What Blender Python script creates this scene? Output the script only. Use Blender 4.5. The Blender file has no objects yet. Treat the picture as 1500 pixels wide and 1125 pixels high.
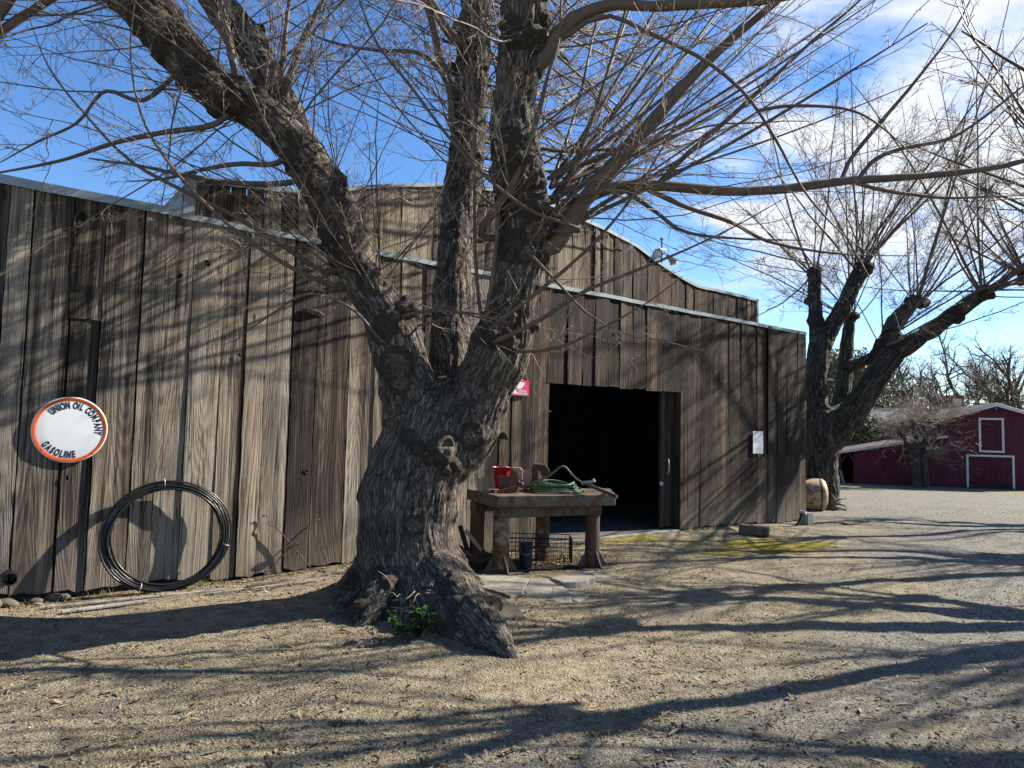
import bpy, math, random
import numpy as np
from mathutils import Vector, Matrix

rng = np.random.default_rng(11)
random.seed(5)
sc = bpy.context.scene
C = sc.collection
R = math.radians

# ------------------------------------------------------------------ camera model
FPX, CX, CY, PITCH, ROLL, EYE = 1040.0, 750.0, 562.5, R(3.8), R(1.3), 1.65
cp, sp = math.cos(PITCH), math.sin(PITCH)
_u0 = np.array([0, -sp, cp]); _r0 = np.array([1.0, 0, 0]); FW = np.array([0, cp, sp])
XC = math.cos(ROLL) * _r0 + math.sin(ROLL) * _u0; YC = -math.sin(ROLL) * _r0 + math.cos(ROLL) * _u0

def ray(px, py):
    return XC * (px - CX) / FPX + YC * (CY - py) / FPX + FW

def proj(P):
    d = np.asarray(P, float) - np.array([0, 0, EYE]); w = d @ FW
    return np.stack([CX + FPX * (d @ XC) / w, CY - FPX * (d @ YC) / w], -1)

def at_y(px, py, Y):
    r = ray(px, py); t = Y / r[1]
    return np.array([r[0] * t, Y, EYE + r[2] * t])

def at_z(px, py, z):
    r = ray(px, py); t = (z - EYE) / r[2]
    return np.array([r[0] * t, r[1] * t, z])

def at_plane(px, py, o, n):
    r = ray(px, py); c = np.array([0, 0, EYE])
    t = np.dot(np.asarray(o) - c, n) / np.dot(r, n)
    return c + r * t

# ------------------------------------------------------------------ noise (vectorised value noise)
def _h(ix, iy, iz, seed):
    n = (ix.astype(np.int64) * 73856093) ^ (iy.astype(np.int64) * 19349663) ^ (iz.astype(np.int64) * 83492791) ^ (seed * 2654435)
    n = n & 0xffffffff
    n = (n ^ (n >> 15)) * 2246822519 & 0xffffffff
    n = (n ^ (n >> 13)) * 3266489917 & 0xffffffff
    n = n ^ (n >> 16)
    return n / 4294967295.0

def vn(P, seed=0):
    P = np.asarray(P, dtype=np.float64)
    i = np.floor(P).astype(np.int64); f = P - i
    u = f * f * f * (f * (f * 6 - 15) + 10)
    r = 0
    for dx in (0, 1):
        wx = u[:, 0] if dx else 1 - u[:, 0]
        for dy in (0, 1):
            wy = u[:, 1] if dy else 1 - u[:, 1]
            for dz in (0, 1):
                wz = u[:, 2] if dz else 1 - u[:, 2]
                r = r + wx * wy * wz * _h(i[:, 0] + dx, i[:, 1] + dy, i[:, 2] + dz, seed)
    return r * 2 - 1

def fbm(P, oct=4, seed=0, gain=.5):
    a = 1; s = 0; t = 0
    for k in range(oct):
        s = s + a * vn(P * 2.03 ** k, seed + k); t += a; a *= gain
    return s / t

def ss(a, b, x):
    t = np.clip((x - a) / (b - a), 0, 1); return t * t * (3 - 2 * t)

# ------------------------------------------------------------------ wall frame
_v = ray(2100, 662); WANG = math.atan2(_v[1], _v[0])
WD = np.array([math.cos(WANG), math.sin(WANG), 0.0])       # along the barn front
WN = np.array([math.sin(WANG), -math.cos(WANG), 0.0])      # out of the barn front
W0 = at_z(0, 885, 0)
def wall_s(px, off=0.0, py=660):
    p = at_plane(px, py, W0 + WN * off, WN); return float(np.dot(p - W0, WD))
def wall_sz(px, py, off=0.0):
    p = at_plane(px, py, W0 + WN * off, WN); return float(np.dot(p - W0, WD)), float(p[2])
def wall_pt(s, z, off=0.0):
    return W0 + WD * s + WN * off + np.array([0, 0, z])

TREE = at_z(602, 884, 0)      # foot of the big tree
KD = TREE[1] / 7.56

# ------------------------------------------------------------------ terrain
def gz(x, y):
    x = np.atleast_1d(np.asarray(x, float)); y = np.atleast_1d(np.asarray(y, float))
    z = -1.15 * ss(13.5, 42, y)
    d2 = (x - TREE[0]) ** 2 + (y - TREE[1]) ** 2
    z = z + .07 * np.exp(-d2 / 1.6)
    P = np.stack([x, y, x * 0 + 3.3], 1)
    near = 1 - ss(25, 60, np.hypot(x, y))
    z = z + near * (.035 * vn(P * .55, 3) + .014 * vn(P * 1.9, 4))
    # slight dip of the drive
    z = z - .03 * ss(0, 4, -( (x - W0[0]) * -WN[0] + (y - W0[1]) * -WN[1]) - 5)
    return z
def g1(x, y): return float(gz(x, y)[0])
def on_ground(px, py):
    p = at_z(px, py, 0)
    for _ in range(6):
        p = at_z(px, py, g1(p[0], p[1]))
    return p

# ------------------------------------------------------------------ mesh helpers
class MB:
    def __init__(s): s.V = []; s.F = []; s.n = 0; s.A = []
    def add(s, V, F, a=None):
        V = np.asarray(V, float).reshape(-1, 3)
        s.V.append(V); s.F += [tuple(int(i) + s.n for i in f) for f in F]; s.n += len(V)
        s.A.append(np.tile(np.asarray(a if a is not None else (0, 0, 0, 1), float), (len(V), 1)))
        return s
    def arr(s): return np.concatenate(s.V) if s.V else np.zeros((0, 3))

BOXF = [(0, 3, 2, 1), (4, 5, 6, 7), (0, 1, 5, 4), (1, 2, 6, 5), (2, 3, 7, 6), (3, 0, 4, 7)]
def box(x0, x1, y0, y1, z0, z1):
    return np.array([(x0, y0, z0), (x1, y0, z0), (x1, y1, z0), (x0, y1, z0), (x0, y0, z1), (x1, y0, z1), (x1, y1, z1), (x0, y1, z1)]), BOXF

def frame(t):
    t = t / np.linalg.norm(t); r = np.array([0, 0, 1.0]) if abs(t[2]) < .9 else np.array([1.0, 0, 0])
    u = np.cross(t, r); u /= np.linalg.norm(u); return u, np.cross(t, u)

def tube(path, rad, k=10, cap=True):
    path = np.asarray(path, float); n = len(path)
    rad = np.full(n, rad) if np.isscalar(rad) else np.asarray(rad, float)
    T = np.gradient(path, axis=0); V = []; F = []
    u, v = frame(T[0])
    for i in range(n):
        t = T[i] / (np.linalg.norm(T[i]) + 1e-12)
        u = u - t * np.dot(u, t); u /= np.linalg.norm(u); v = np.cross(t, u)
        for j in range(k):
            a = 2 * math.pi * j / k
            V.append(path[i] + rad[i] * (math.cos(a) * u + math.sin(a) * v))
    for i in range(n - 1):
        for j in range(k):
            a = i * k + j; b = i * k + (j + 1) % k
            F.append((a, b, b + k, a + k))
    if cap:
        F.append(tuple(range(k - 1, -1, -1))); F.append(tuple((n - 1) * k + j for j in range(k)))
    return np.array(V), F

def obox(o, ex, ey, ez):
    """box from a corner-centre o with half vectors"""
    o, ex, ey, ez = map(lambda q: np.asarray(q, float), (o, ex, ey, ez))
    V = [o + a * ex + b * ey + c * ez for c in (-1, 1) for (a, b) in ((-1, -1), (1, -1), (1, 1), (-1, 1))]
    return np.array(V), BOXF

def bar(p0, p1, w, h, up=(0, 0, 1)):
    p0 = np.asarray(p0, float); p1 = np.asarray(p1, float); d = p1 - p0; t = d / np.linalg.norm(d)
    u = np.cross(t, up)
    if np.linalg.norm(u) < 1e-3: u = np.cross(t, (1, 0, 0))
    u /= np.linalg.norm(u); v = np.cross(u, t)
    return obox((p0 + p1) / 2, d / 2, u * w / 2, v * h / 2)

def prism(poly, z0, z1):
    n = len(poly); poly = np.asarray(poly, float)
    z0 = np.full(n, z0) if np.isscalar(z0) else z0; z1 = np.full(n, z1) if np.isscalar(z1) else z1
    V = [(p[0], p[1], a) for p, a in zip(poly, z0)] + [(p[0], p[1], a) for p, a in zip(poly, z1)]
    a2 = sum(poly[i][0] * poly[(i + 1) % n][1] - poly[(i + 1) % n][0] * poly[i][1] for i in range(n))
    F = [tuple(range(n - 1, -1, -1)), tuple(range(n, 2 * n))] + [(i, (i + 1) % n, n + (i + 1) % n, n + i) for i in range(n)]
    if a2 < 0: F = [tuple(reversed(f)) for f in F]
    return np.array(V), F

def lathe(prof, k=24, c=(0, 0, 0), a0=0, a1=2 * math.pi):
    V = []; F = []; full = abs(a1 - a0 - 2 * math.pi) < 1e-6
    m = k if full else k + 1
    for r, z in prof:
        for j in range(m):
            a = a0 + (a1 - a0) * j / k
            V.append((c[0] + r * math.cos(a), c[1] + r * math.sin(a), c[2] + z))
    for i in range(len(prof) - 1):
        for j in range(k):
            b = (j + 1) % m
            F.append((i * m + j, i * m + b, (i + 1) * m + b, (i + 1) * m + j))
    return np.array(V), F

def ico(c, r, sub=2):
    import bmesh
    bm = bmesh.new(); bmesh.ops.create_icosphere(bm, subdivisions=sub, radius=1)
    V = np.array([v.co[:] for v in bm.verts]); F = [tuple(v.index for v in f.verts) for f in bm.faces]; bm.free()
    return V * np.asarray(r) + np.asarray(c), F

def spline(pts, n):
    """Catmull-Rom through pts (any columns)"""
    P = np.asarray(pts, float); m = len(P)
    if m == 2: return P[0] + (P[1] - P[0]) * np.linspace(0, 1, n)[:, None]
    Q = np.vstack([2 * P[0] - P[1], P, 2 * P[-1] - P[-2]])
    L = np.concatenate([[0], np.cumsum(np.linalg.norm(np.diff(P[:, :3], axis=0), axis=1))])
    o = []
    for t in np.linspace(0, L[-1], n):
        i = min(int(np.searchsorted(L, t, side='right')) - 1, m - 2); f = (t - L[i]) / (L[i + 1] - L[i] + 1e-9)
        p0, p1, p2, p3 = Q[i], Q[i + 1], Q[i + 2], Q[i + 3]
        o.append(.5 * (2 * p1 + (p2 - p0) * f + (2 * p0 - 5 * p1 + 4 * p2 - p3) * f * f + (3 * p1 - p0 - 3 * p2 + p3) * f ** 3))
    return np.array(o)

def fast_mesh(name, V, Q=None, T=None):
    me = bpy.data.meshes.new(name)
    V = np.ascontiguousarray(V, dtype=np.float32)
    Q = np.zeros((0, 4), np.int32) if Q is None else np.asarray(Q, np.int32)
    T = np.zeros((0, 3), np.int32) if T is None else np.asarray(T, np.int32)
    me.vertices.add(len(V)); me.vertices.foreach_set('co', V.ravel())
    li = np.concatenate([Q.ravel(), T.ravel()]).astype(np.int32)
    me.loops.add(len(li)); me.loops.foreach_set('vertex_index', li)
    tot = np.concatenate([np.full(len(Q), 4), np.full(len(T), 3)]).astype(np.int32)
    st = np.concatenate([[0], np.cumsum(tot)[:-1]]).astype(np.int32)
    me.polygons.add(len(tot)); me.polygons.foreach_set('loop_start', st); me.polygons.foreach_set('loop_total', tot)
    me.polygons.foreach_set('use_smooth', np.ones(len(tot), bool))
    me.update(calc_edges=True); me.validate()
    return me

def set_attr(me, name, A, typ='FLOAT_COLOR'):
    at = me.attributes.new(name, typ, 'POINT')
    if typ == 'FLOAT_COLOR': at.data.foreach_set('color', np.ascontiguousarray(A, np.float32).ravel())
    else: at.data.foreach_set('vector', np.ascontiguousarray(A, np.float32).ravel())

def tag(o, label=None, cat=None, group=None, kind=None):
    if label: o['label'] = label
    if cat: o['category'] = cat
    if group: o['group'] = group
    if kind: o['kind'] = kind
    return o

def empty(name, loc, rz=0, label=None, cat=None, group=None):
    o = bpy.data.objects.new(name, None); C.objects.link(o)
    o.location = tuple(float(q) for q in loc); o.rotation_euler = (0, 0, rz); o.empty_display_size = .2
    return tag(o, label, cat, group)

def xform(root):
    return Matrix.Translation(root.location) @ root.rotation_euler.to_matrix().to_4x4()

CHAIN = {}
def put(name, me, mat, parent=None, bevel=0, smooth=False, local=False, angle=None):
    """link a mesh (MB or Mesh) as one object; vertices given in world space unless local"""
    if isinstance(me, MB):
        V = me.arr(); m = bpy.data.meshes.new(name)
        m.from_pydata([tuple(v) for v in V], [], me.F)
        set_attr(m, 'tint', np.concatenate(me.A)); m.update(); me = m
        if smooth:
            for p in me.polygons: p.use_smooth = True
    o = bpy.data.objects.new(name, me); C.objects.link(o)
    if mat is not None: me.materials.append(mat)
    if parent is not None:
        o.parent = parent
        top = parent
        M = CHAIN[parent.name] if parent.name in CHAIN else xform(parent)
        CHAIN[o.name] = M
        if not local: me.transform(M.inverted())
    elif not local:
        n = len(me.vertices); co = np.empty(n * 3, np.float32); me.vertices.foreach_get('co', co); co = co.reshape(-1, 3)
        b = Vector(((co[:, 0].min() + co[:, 0].max()) / 2, (co[:, 1].min() + co[:, 1].max()) / 2, co[:, 2].min()))
        me.transform(Matrix.Translation(-b)); o.location = b
        CHAIN[o.name] = Matrix.Translation(b)
    if bevel:
        b = o.modifiers.new('bevel', 'BEVEL'); b.width = bevel; b.segments = 2; b.limit_method = 'ANGLE'; b.angle_limit = R(35)
    if angle is not None and hasattr(me, 'set_sharp_from_angle'):
        for p in me.polygons: p.use_smooth = True
        me.set_sharp_from_angle(angle=R(angle))
    return o

# ------------------------------------------------------------------ node helpers
class NT:
    def __init__(s, name):
        s.m = bpy.data.materials.new(name); s.m.use_nodes = True
        s.t = s.m.node_tree; s.t.nodes.clear()
        s.out = s.t.nodes.new('ShaderNodeOutputMaterial')
        s.b = s.t.nodes.new('ShaderNodeBsdfPrincipled'); s.t.links.new(s.b.outputs[0], s.out.inputs[0])
        s.b.inputs['Specular IOR Level'].default_value = .25
    def n(s, typ, **kw):
        n = s.t.nodes.new(typ)
        for k, v in kw.items():
            if k.startswith('i_'):
                key = k[2:]; key = int(key) if key.isdigit() else key.replace('_', ' ')
                s.set(n.inputs[key], v)
            else: setattr(n, k, v)
        return n
    def set(s, inp, v):
        if hasattr(v, 'is_linked') or isinstance(v, bpy.types.NodeSocket): s.t.links.new(v, inp)
        else:
            inp.default_value = v
    def math(s, op, a, b=0.0, c=None, clamp=False):
        n = s.t.nodes.new('ShaderNodeMath'); n.operation = op; n.use_clamp = clamp
        s.set(n.inputs[0], a); s.set(n.inputs[1], b)
        if c is not None: s.set(n.inputs[2], c)
        return n.outputs[0]
    def vmul(s, v, k):
        n = s.t.nodes.new('ShaderNodeVectorMath'); n.operation = 'MULTIPLY'; s.set(n.inputs[0], v); s.set(n.inputs[1], k); return n.outputs[0]
    def vadd(s, v, k):
        n = s.t.nodes.new('ShaderNodeVectorMath'); n.operation = 'ADD'; s.set(n.inputs[0], v); s.set(n.inputs[1], k); return n.outputs[0]
    def noise(s, v, scale=1.0, detail=4.0, rough=.55, dist=0.0):
        n = s.n('ShaderNodeTexNoise'); s.set(n.inputs['Vector'], v)
        n.inputs['Scale'].default_value = scale; n.inputs['Detail'].default_value = detail
        n.inputs['Roughness'].default_value = rough; n.inputs['Distortion'].default_value = dist
        return n.outputs[0]
    def voro(s, v, scale, feat='F1', out='Distance', rnd=1.0):
        n = s.n('ShaderNodeTexVoronoi', feature=feat); s.set(n.inputs['Vector'], v); n.inputs['Scale'].default_value = scale
        n.inputs['Randomness'].default_value = rnd
        return n.outputs[out]
    def ramp(s, f, stops, interp='LINEAR'):
        n = s.n('ShaderNodeValToRGB'); s.set(n.inputs[0], f); e = n.color_ramp.elements; n.color_ramp.interpolation = interp
        while len(e) > 1: e.remove(e[-1])
        for i, (p, c) in enumerate(stops):
            q = e[0] if i == 0 else e.new(p); q.position = p
            c = (c, c, c) if np.isscalar(c) else c; q.color = (*c[:3], 1)
        return n.outputs[0]
    def mr(s, f, a, b, c=0.0, d=1.0):
        n = s.n('ShaderNodeMapRange'); s.set(n.inputs[0], f)
        for i, v in enumerate((a, b, c, d)): n.inputs[i + 1].default_value = v
        return n.outputs[0]
    def mix(s, f, a, b, mode='MIX'):
        n = s.n('ShaderNodeMix', data_type='RGBA', blend_type=mode)
        s.set(n.inputs[0], f)
        for i, v in ((6, a), (7, b)):
            if isinstance(v, tuple) and len(v) == 3: v = (*v, 1)
            s.set(n.inputs[i], v)
        return n.outputs[2]
    def attr(s, name, out='Color'): return s.n('ShaderNodeAttribute', attribute_name=name).outputs[out]
    def obj(s): return s.n('ShaderNodeTexCoord').outputs['Object']
    def bump(s, h, strength=.5, dist=.01, prev=None):
        n = s.n('ShaderNodeBump'); n.inputs['Strength'].default_value = strength; n.inputs['Distance'].default_value = dist
        s.set(n.inputs['Height'], h)
        if prev is not None: s.set(n.inputs['Normal'], prev)
        return n.outputs[0]
    def fin(s, col=None, rough=None, normal=None, metal=None):
        if col is not None:
            if isinstance(col, tuple) and len(col) == 3: col = (*col, 1)
            s.set(s.b.inputs['Base Color'], col)
        if rough is not None: s.set(s.b.inputs['Roughness'], rough)
        if metal is not None: s.set(s.b.inputs['Metallic'], metal)
        if normal is not None: s.set(s.b.inputs['Normal'], normal)
        return s.m
# ------------------------------------------------------------------ materials
M = {}
def plain(name, c, rough=.6, metal=0.0, var=.25, scale=9.0, c2=None, bump=.15, bs=60.0):
    t = NT(name); o = t.obj()
    f = t.noise(o, scale, 6, .62)
    c2 = c2 or tuple(q * (1 - var * 1.6) for q in c)
    col = t.mix(t.mr(f, .35, .68), c, c2)
    nb = t.bump(t.noise(o, bs, 4), bump, .004)
    M[name] = t.fin(col, t.mr(f, .2, .8, max(rough - .12, .02), min(rough + .15, 1)), nb, metal)
    return M[name]

def wood(name, cols, brown, rain=.5, scale=1.0, bump=.55, sgrad=None):
    """weathered plank: grain follows object Z, each plank shifted by its tint"""
    t = NT(name); o = t.obj(); a = t.attr('tint')
    sep = t.n('ShaderNodeSeparateColor'); t.set(sep.inputs[0], a)
    r, g, b = sep.outputs[0], sep.outputs[1], sep.outputs[2]
    cmb = t.n('ShaderNodeCombineXYZ'); t.set(cmb.inputs[0], t.math('MULTIPLY', g, 61.0)); t.set(cmb.inputs[1], t.math('MULTIPLY', r, 23.0)); t.set(cmb.inputs[2], t.math('MULTIPLY', b, 37.0))
    v = t.vadd(o, cmb.outputs[0])
    # growth rings = contour lines of a stretched smooth noise -> faint cathedral grain and knots
    n1 = t.noise(t.vmul(v, (3.4 * scale, 3.4 * scale, .24 * scale)), 1.0, 1.2, .4, .15)
    rings = t.mr(t.math('SINE', t.math('MULTIPLY', n1, 230.0)), -1, 1)
    fine = t.noise(t.vmul(v, (120 * scale, 120 * scale, 1.5 * scale)), 1.0, 4, .75)
    mid = t.noise(t.vmul(v, (34 * scale, 34 * scale, .55 * scale)), 1.0, 6, .7)
    streak = t.noise(t.vmul(v, (9, 9, .32)), 1.0, 4, .6)
    blot = t.noise(t.vmul(v, (3.0, 3.0, .8)), 1.0, 6, .65)
    kn = t.voro(t.vmul(v, (3.6, 3.6, 1.15)), 1.0)
    knot = t.mr(kn, .03, .085, 1.0, 0.0)
    f = t.math('ADD', t.math('MULTIPLY', rings, .07), t.math('MULTIPLY', fine, .44))
    f = t.math('ADD', f, t.math('MULTIPLY', mid, .50))
    f = t.math('ADD', f, t.math('MULTIPLY', t.math('SUBTRACT', r, .5), .36)); f = t.math('ADD', f, t.math('MULTIPLY', t.math('SUBTRACT', streak, .5), .80))
    col = t.ramp(f, [(.34, cols[0]), (.46, cols[1]), (.565, cols[2]), (.72, cols[3])])
    col = t.mix(t.math('MULTIPLY', t.mr(blot, .44, .66), rain), col, brown, 'MIX')
    col = t.mix(t.mr(streak, .36, .24, 0.0, .75), col, tuple(q * .8 for q in cols[0]))
    sp = t.math('ABSOLUTE', t.math('SUBTRACT', t.noise(t.vmul(v, (11, 11, .16)), 1.0, 3, .55), .5))
    col = t.mix(t.mr(sp, .004, .012, .85, 0.0), col, (.008, .006, .005))
    gry = t.mr(t.noise(t.vmul(v, (2.0, 2.0, .5)), 1.0, 3, .5), .45, .6, 0, .38)
    col = t.mix(gry, col, t.n('ShaderNodeHueSaturation', i_Color=col, i_Saturation=.45).outputs[0])
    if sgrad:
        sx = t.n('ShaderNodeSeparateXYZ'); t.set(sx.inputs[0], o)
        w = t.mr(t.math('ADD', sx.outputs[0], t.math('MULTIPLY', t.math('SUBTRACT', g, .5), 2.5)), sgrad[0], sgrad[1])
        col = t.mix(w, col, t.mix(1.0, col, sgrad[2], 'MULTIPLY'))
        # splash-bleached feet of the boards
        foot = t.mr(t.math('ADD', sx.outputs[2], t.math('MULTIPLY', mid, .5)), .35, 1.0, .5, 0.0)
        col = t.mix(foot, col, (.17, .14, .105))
    col = t.mix(t.math('MULTIPLY', knot, .8), col, tuple(q * .45 for q in cols[0]))
    nail = t.mr(t.voro(t.vmul(v, (7.5, 7.5, 2.2)), 1.0), .016, .022, 1.0, 0.0)
    col = t.mix(t.math('MULTIPLY', nail, .75), col, (.02, .016, .013))
    h = t.math('ADD', t.math('MULTIPLY', rings, .28), t.math('MULTIPLY', fine, .8))
    h = t.math('ADD', h, t.math('MULTIPLY', mid, .6))
    h = t.math('SUBTRACT', h, t.math('MULTIPLY', knot, .4))
    M[name] = t.fin(col, .85, t.bump(h, bump, .012))
    return M[name]

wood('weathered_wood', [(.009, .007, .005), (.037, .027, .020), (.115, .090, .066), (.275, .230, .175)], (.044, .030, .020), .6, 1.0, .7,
     sgrad=(4.6, 7.4, (.50, .39, .32)))  # right end: browner wood, with the corner tree's shade put into the colour
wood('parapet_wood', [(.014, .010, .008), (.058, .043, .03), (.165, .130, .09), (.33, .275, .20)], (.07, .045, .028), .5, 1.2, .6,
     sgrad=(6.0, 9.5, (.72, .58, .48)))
wood('shed_wood', [(.018, .014, .011), (.055, .042, .031), (.10, .08, .06), (.16, .128, .098)], (.05, .035, .025), .5, 1.0, .5)
wood('grey_plank', [(.06, .053, .043), (.14, .125, .103), (.23, .207, .175), (.32, .293, .252)], (.13, .11, .085), .3, 1.0, .5)
wood('cut_timber', [(.13, .09, .055), (.25, .185, .12), (.34, .265, .18), (.42, .345, .25)], (.24, .17, .11), .3, 1.0, .3)
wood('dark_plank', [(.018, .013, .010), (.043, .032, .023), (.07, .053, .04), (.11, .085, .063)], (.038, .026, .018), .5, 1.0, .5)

def bark(name, c0, c1, c2, c3, moss=0.0, k=1.0):
    t = NT(name); v = t.attr('bk', 'Vector'); o = t.obj()
    wn = t.n('ShaderNodeTexNoise', i_Scale=12.0 * k, i_Vector=v, i_Detail=2.0)
    vd = t.vadd(v, t.vmul(t.vadd(wn.outputs[1], (-.5, -.5, -.5)), (.022 / k, .022 / k, .015 / k)))
    def vein(scale, w):
        n = t.noise(vd, scale * k, 3, .55)
        return t.mr(t.math('ABSOLUTE', t.math('SUBTRACT', n, .5)), 0.0, w)
    r1 = vein(17.0, .065); r2 = vein(40.0, .09)
    crack = t.math('MULTIPLY', t.math('ADD', t.math('MULTIPLY', r1, .65), .35), t.math('ADD', t.math('MULTIPLY', r2, .6), .4))
    fi = t.noise(t.vmul(v, (1, 1, 1)), 95.0 * k, 6, .72)
    lo = t.noise(o, 2.2, 4, .6); lo2 = t.noise(o, 9.0, 4, .6)
    f = t.math('ADD', t.math('MULTIPLY', crack, .62), t.math('MULTIPLY', fi, .32))
    f = t.math('ADD', f, t.math('MULTIPLY', t.math('SUBTRACT', lo, .5), .45)); f = t.math('ADD', f, t.math('MULTIPLY', t.math('SUBTRACT', lo2, .5), .25))
    col = t.ramp(f, [(.25, c0), (.48, c1), (.68, c2), (.92, c3)])
    col = t.mix(t.mr(t.noise(o, 3.1, 5, .65), .56, .72, 0.0, .5), col, (.12, .07, .041))
    bu = t.attr('burl', 'Fac'); col = t.mix(t.math('MULTIPLY', bu, .7), col, t.mix(t.mr(t.noise(o, 38.0, 6, .7, .4), .36, .64), (.03, .021, .015), (.24, .18, .125)))
    if moss:
        nrm = t.n('ShaderNodeNewGeometry').outputs['Normal']; sz = t.n('ShaderNodeSeparateXYZ'); t.set(sz.inputs[0], nrm)
        mm = t.math('MULTIPLY', t.mr(sz.outputs[2], .15, .7), t.mr(t.noise(o, 3.0, 5, .6), .42, .6))
        col = t.mix(t.math('MULTIPLY', mm, moss), col, (.085, .09, .025))
    h = t.math('ADD', t.math('MULTIPLY', crack, 1.0), t.math('MULTIPLY', fi, .55))
    M[name] = t.fin(col, .9, t.bump(h, 1.0, .022 / k))
    return M[name]
bark('old_bark', (.016, .013, .010), (.082, .067, .053), (.152, .127, .102), (.245, .207, .168))
bark('mossy_bark', (.014, .011, .009), (.045, .037, .03), (.095, .08, .066), (.17, .145, .12), .85, .6)
bark('far_bark', (.03, .025, .02), (.07, .06, .05), (.12, .10, .085), (.17, .145, .125), .2, .4)

def twigmat(name, c, c2):
    t = NT(name); o = t.obj()
    f = t.noise(o, 6.0, 4, .6); g = t.noise(o, 90.0, 2)
    col = t.mix(t.mr(f, .35, .65), c, c2); col = t.mix(t.mr(g, .4, .7, 0, .4), col, tuple(q * .45 for q in c))
    M[name] = t.fin(col, .62, t.bump(g, .3, .003)); return M[name]
twigmat('shoot_bark', (.145, .098, .066), (.095, .073, .055))
twigmat('twig_bark', (.34, .275, .21), (.19, .14, .105))
twigmat('far_twig', (.13, .105, .08), (.085, .068, .054))
twigmat('pale_twig', (.33, .265, .195), (.20, .155, .115))
plain('bud', (.23, .23, .15), .6)

# ground
t = NT('yard_ground'); o = t.obj(); a = t.attr('mask')
sep = t.n('ShaderNodeSeparateColor'); t.set(sep.inputs[0], a)
gr, mo, li = sep.outputs
n_big = t.noise(o, .9, 6, .6); n_mid = t.noise(o, 7.0, 6, .65); n_f = t.noise(o, 55.0, 5, .7); n_ff = t.noise(o, 190.0, 3, .7)
vc = t.n('ShaderNodeTexVoronoi', i_Vector=o, i_Scale=70.0)
vcol = t.n('ShaderNodeSeparateColor'); t.set(vcol.inputs[0], vc.outputs['Color'])
vc2 = t.n('ShaderNodeTexVoronoi', i_Vector=o, i_Scale=26.0)
vcol2 = t.n('ShaderNodeSeparateColor'); t.set(vcol2.inputs[0], vc2.outputs['Color'])
sand = t.ramp(t.math('ADD', t.math('MULTIPLY', n_mid, .4), t.math('MULTIPLY', n_f, .6)), [(.33, (.045, .033, .020)), (.45, (.152, .124, .080)), (.55, (.295, .25, .168)), (.70, (.43, .375, .268))])
stone = t.ramp(t.math('ADD', t.math('MULTIPLY', vcol.outputs[0], .6), t.math('MULTIPLY', n_f, .4)), [(.15, (.045, .041, .035)), (.4, (.135, .126, .106)), (.66, (.235, .22, .185)), (.92, (.37, .345, .29))])
gw = t.mr(t.math('ADD', t.math('ADD', gr, .10), t.math('MULTIPLY', t.math('SUBTRACT', n_mid, .5), 1.1)), .3, .75)
col = t.mix(gw, sand, stone)
col = t.mix(t.math('MULTIPLY', t.mr(n_big, .5, .72), .45), col, t.mix(1.0, col, (.62, .56, .48), 'MULTIPLY'))
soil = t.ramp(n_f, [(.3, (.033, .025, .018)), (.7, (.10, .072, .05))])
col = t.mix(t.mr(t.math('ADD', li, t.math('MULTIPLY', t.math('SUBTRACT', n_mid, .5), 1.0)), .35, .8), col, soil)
mossc = t.ramp(n_mid, [(.35, (.09, .125, .006)), (.47, (.20, .20, .010)), (.58, (.33, .20, .02)), (.72, (.12, .16, .012))])
col = t.mix(t.mr(t.math('ADD', mo, t.math('MULTIPLY', t.math('SUBTRACT', n_f, .5), 0.9)), .36, .72, 0, .95), col, mossc)
h = t.math('ADD', t.math('MULTIPLY', n_f, 1.0), t.math('MULTIPLY', n_ff, .35))
pe = t.math('MULTIPLY', t.mr(vc.outputs['Distance'], 0, .75, 1, 0), .55)
h = t.math('ADD', h, pe)
h = t.math('ADD', h, t.math('MULTIPLY', t.mr(vc2.outputs['Distance'], .05, .5, 1, 0), t.mr(vcol2.outputs[0], .55, .9, 0, .9)))
M['ground'] = t.fin(col, .95, t.bump(h, 1.0, .02))

t = NT('pebble'); a = t.attr('tint')
M['pebble'] = t.fin(t.mix(t.mr(t.noise(t.obj(), 120.0, 3), .4, .7, 0, .5), a, (.12, .1, .08)), .9)
t = NT('leaf_litter'); M['litter'] = t.fin(t.attr('tint'), .8)
t = NT('green_leaf'); f = t.noise(t.obj(), 20.0, 3)
M['leaf'] = t.fin(t.mix(t.mr(f, .4, .6), (.016, .045, .012), (.05, .095, .02)), .4)
def foliage(name, c, c2):
    t = NT(name); f = t.noise(t.obj(), 1.6, 5, .7)
    M[name] = t.fin(t.mix(t.mr(f, .38, .62), c, c2), .6)
foliage('hedge_leaf', (.035, .06, .016), (.11, .14, .035)); foliage('olive_leaf', (.10, .105, .055), (.17, .165, .085))

def rust(name, base, amt=.5, metal=.2, rough=.75, flake=(.09, .035, .018), warm=(.24, .095, .04)):
    t = NT(name); o = t.obj(); f = t.noise(o, 7.0, 8, .68, .3); g = t.noise(o, 60.0, 4, .7)
    r = t.ramp(g, [(.3, flake), (.65, warm)])
    m = t.mr(t.math('ADD', f, t.math('MULTIPLY', t.math('SUBTRACT', g, .5), .3)), .62 - amt * .35, .70 - amt * .3)
    M[name] = t.fin(t.mix(m, base, r), t.mr(f, .3, .7, rough - .15, rough + .15), t.bump(t.math('ADD', g, m), .4, .004), metal)
rust('rusty_steel', (.10, .082, .07), .5, .2, .75, (.045, .022, .015), (.13, .058, .03))
rust('rusty_pipe', (.10, .062, .044), .6, .1, .75, (.042, .02, .013), (.12, .056, .031))
rust('peeling_pipe', (.26, .22, .165), .66, .0, .75, (.045, .024, .016), (.12, .062, .037))
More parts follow.
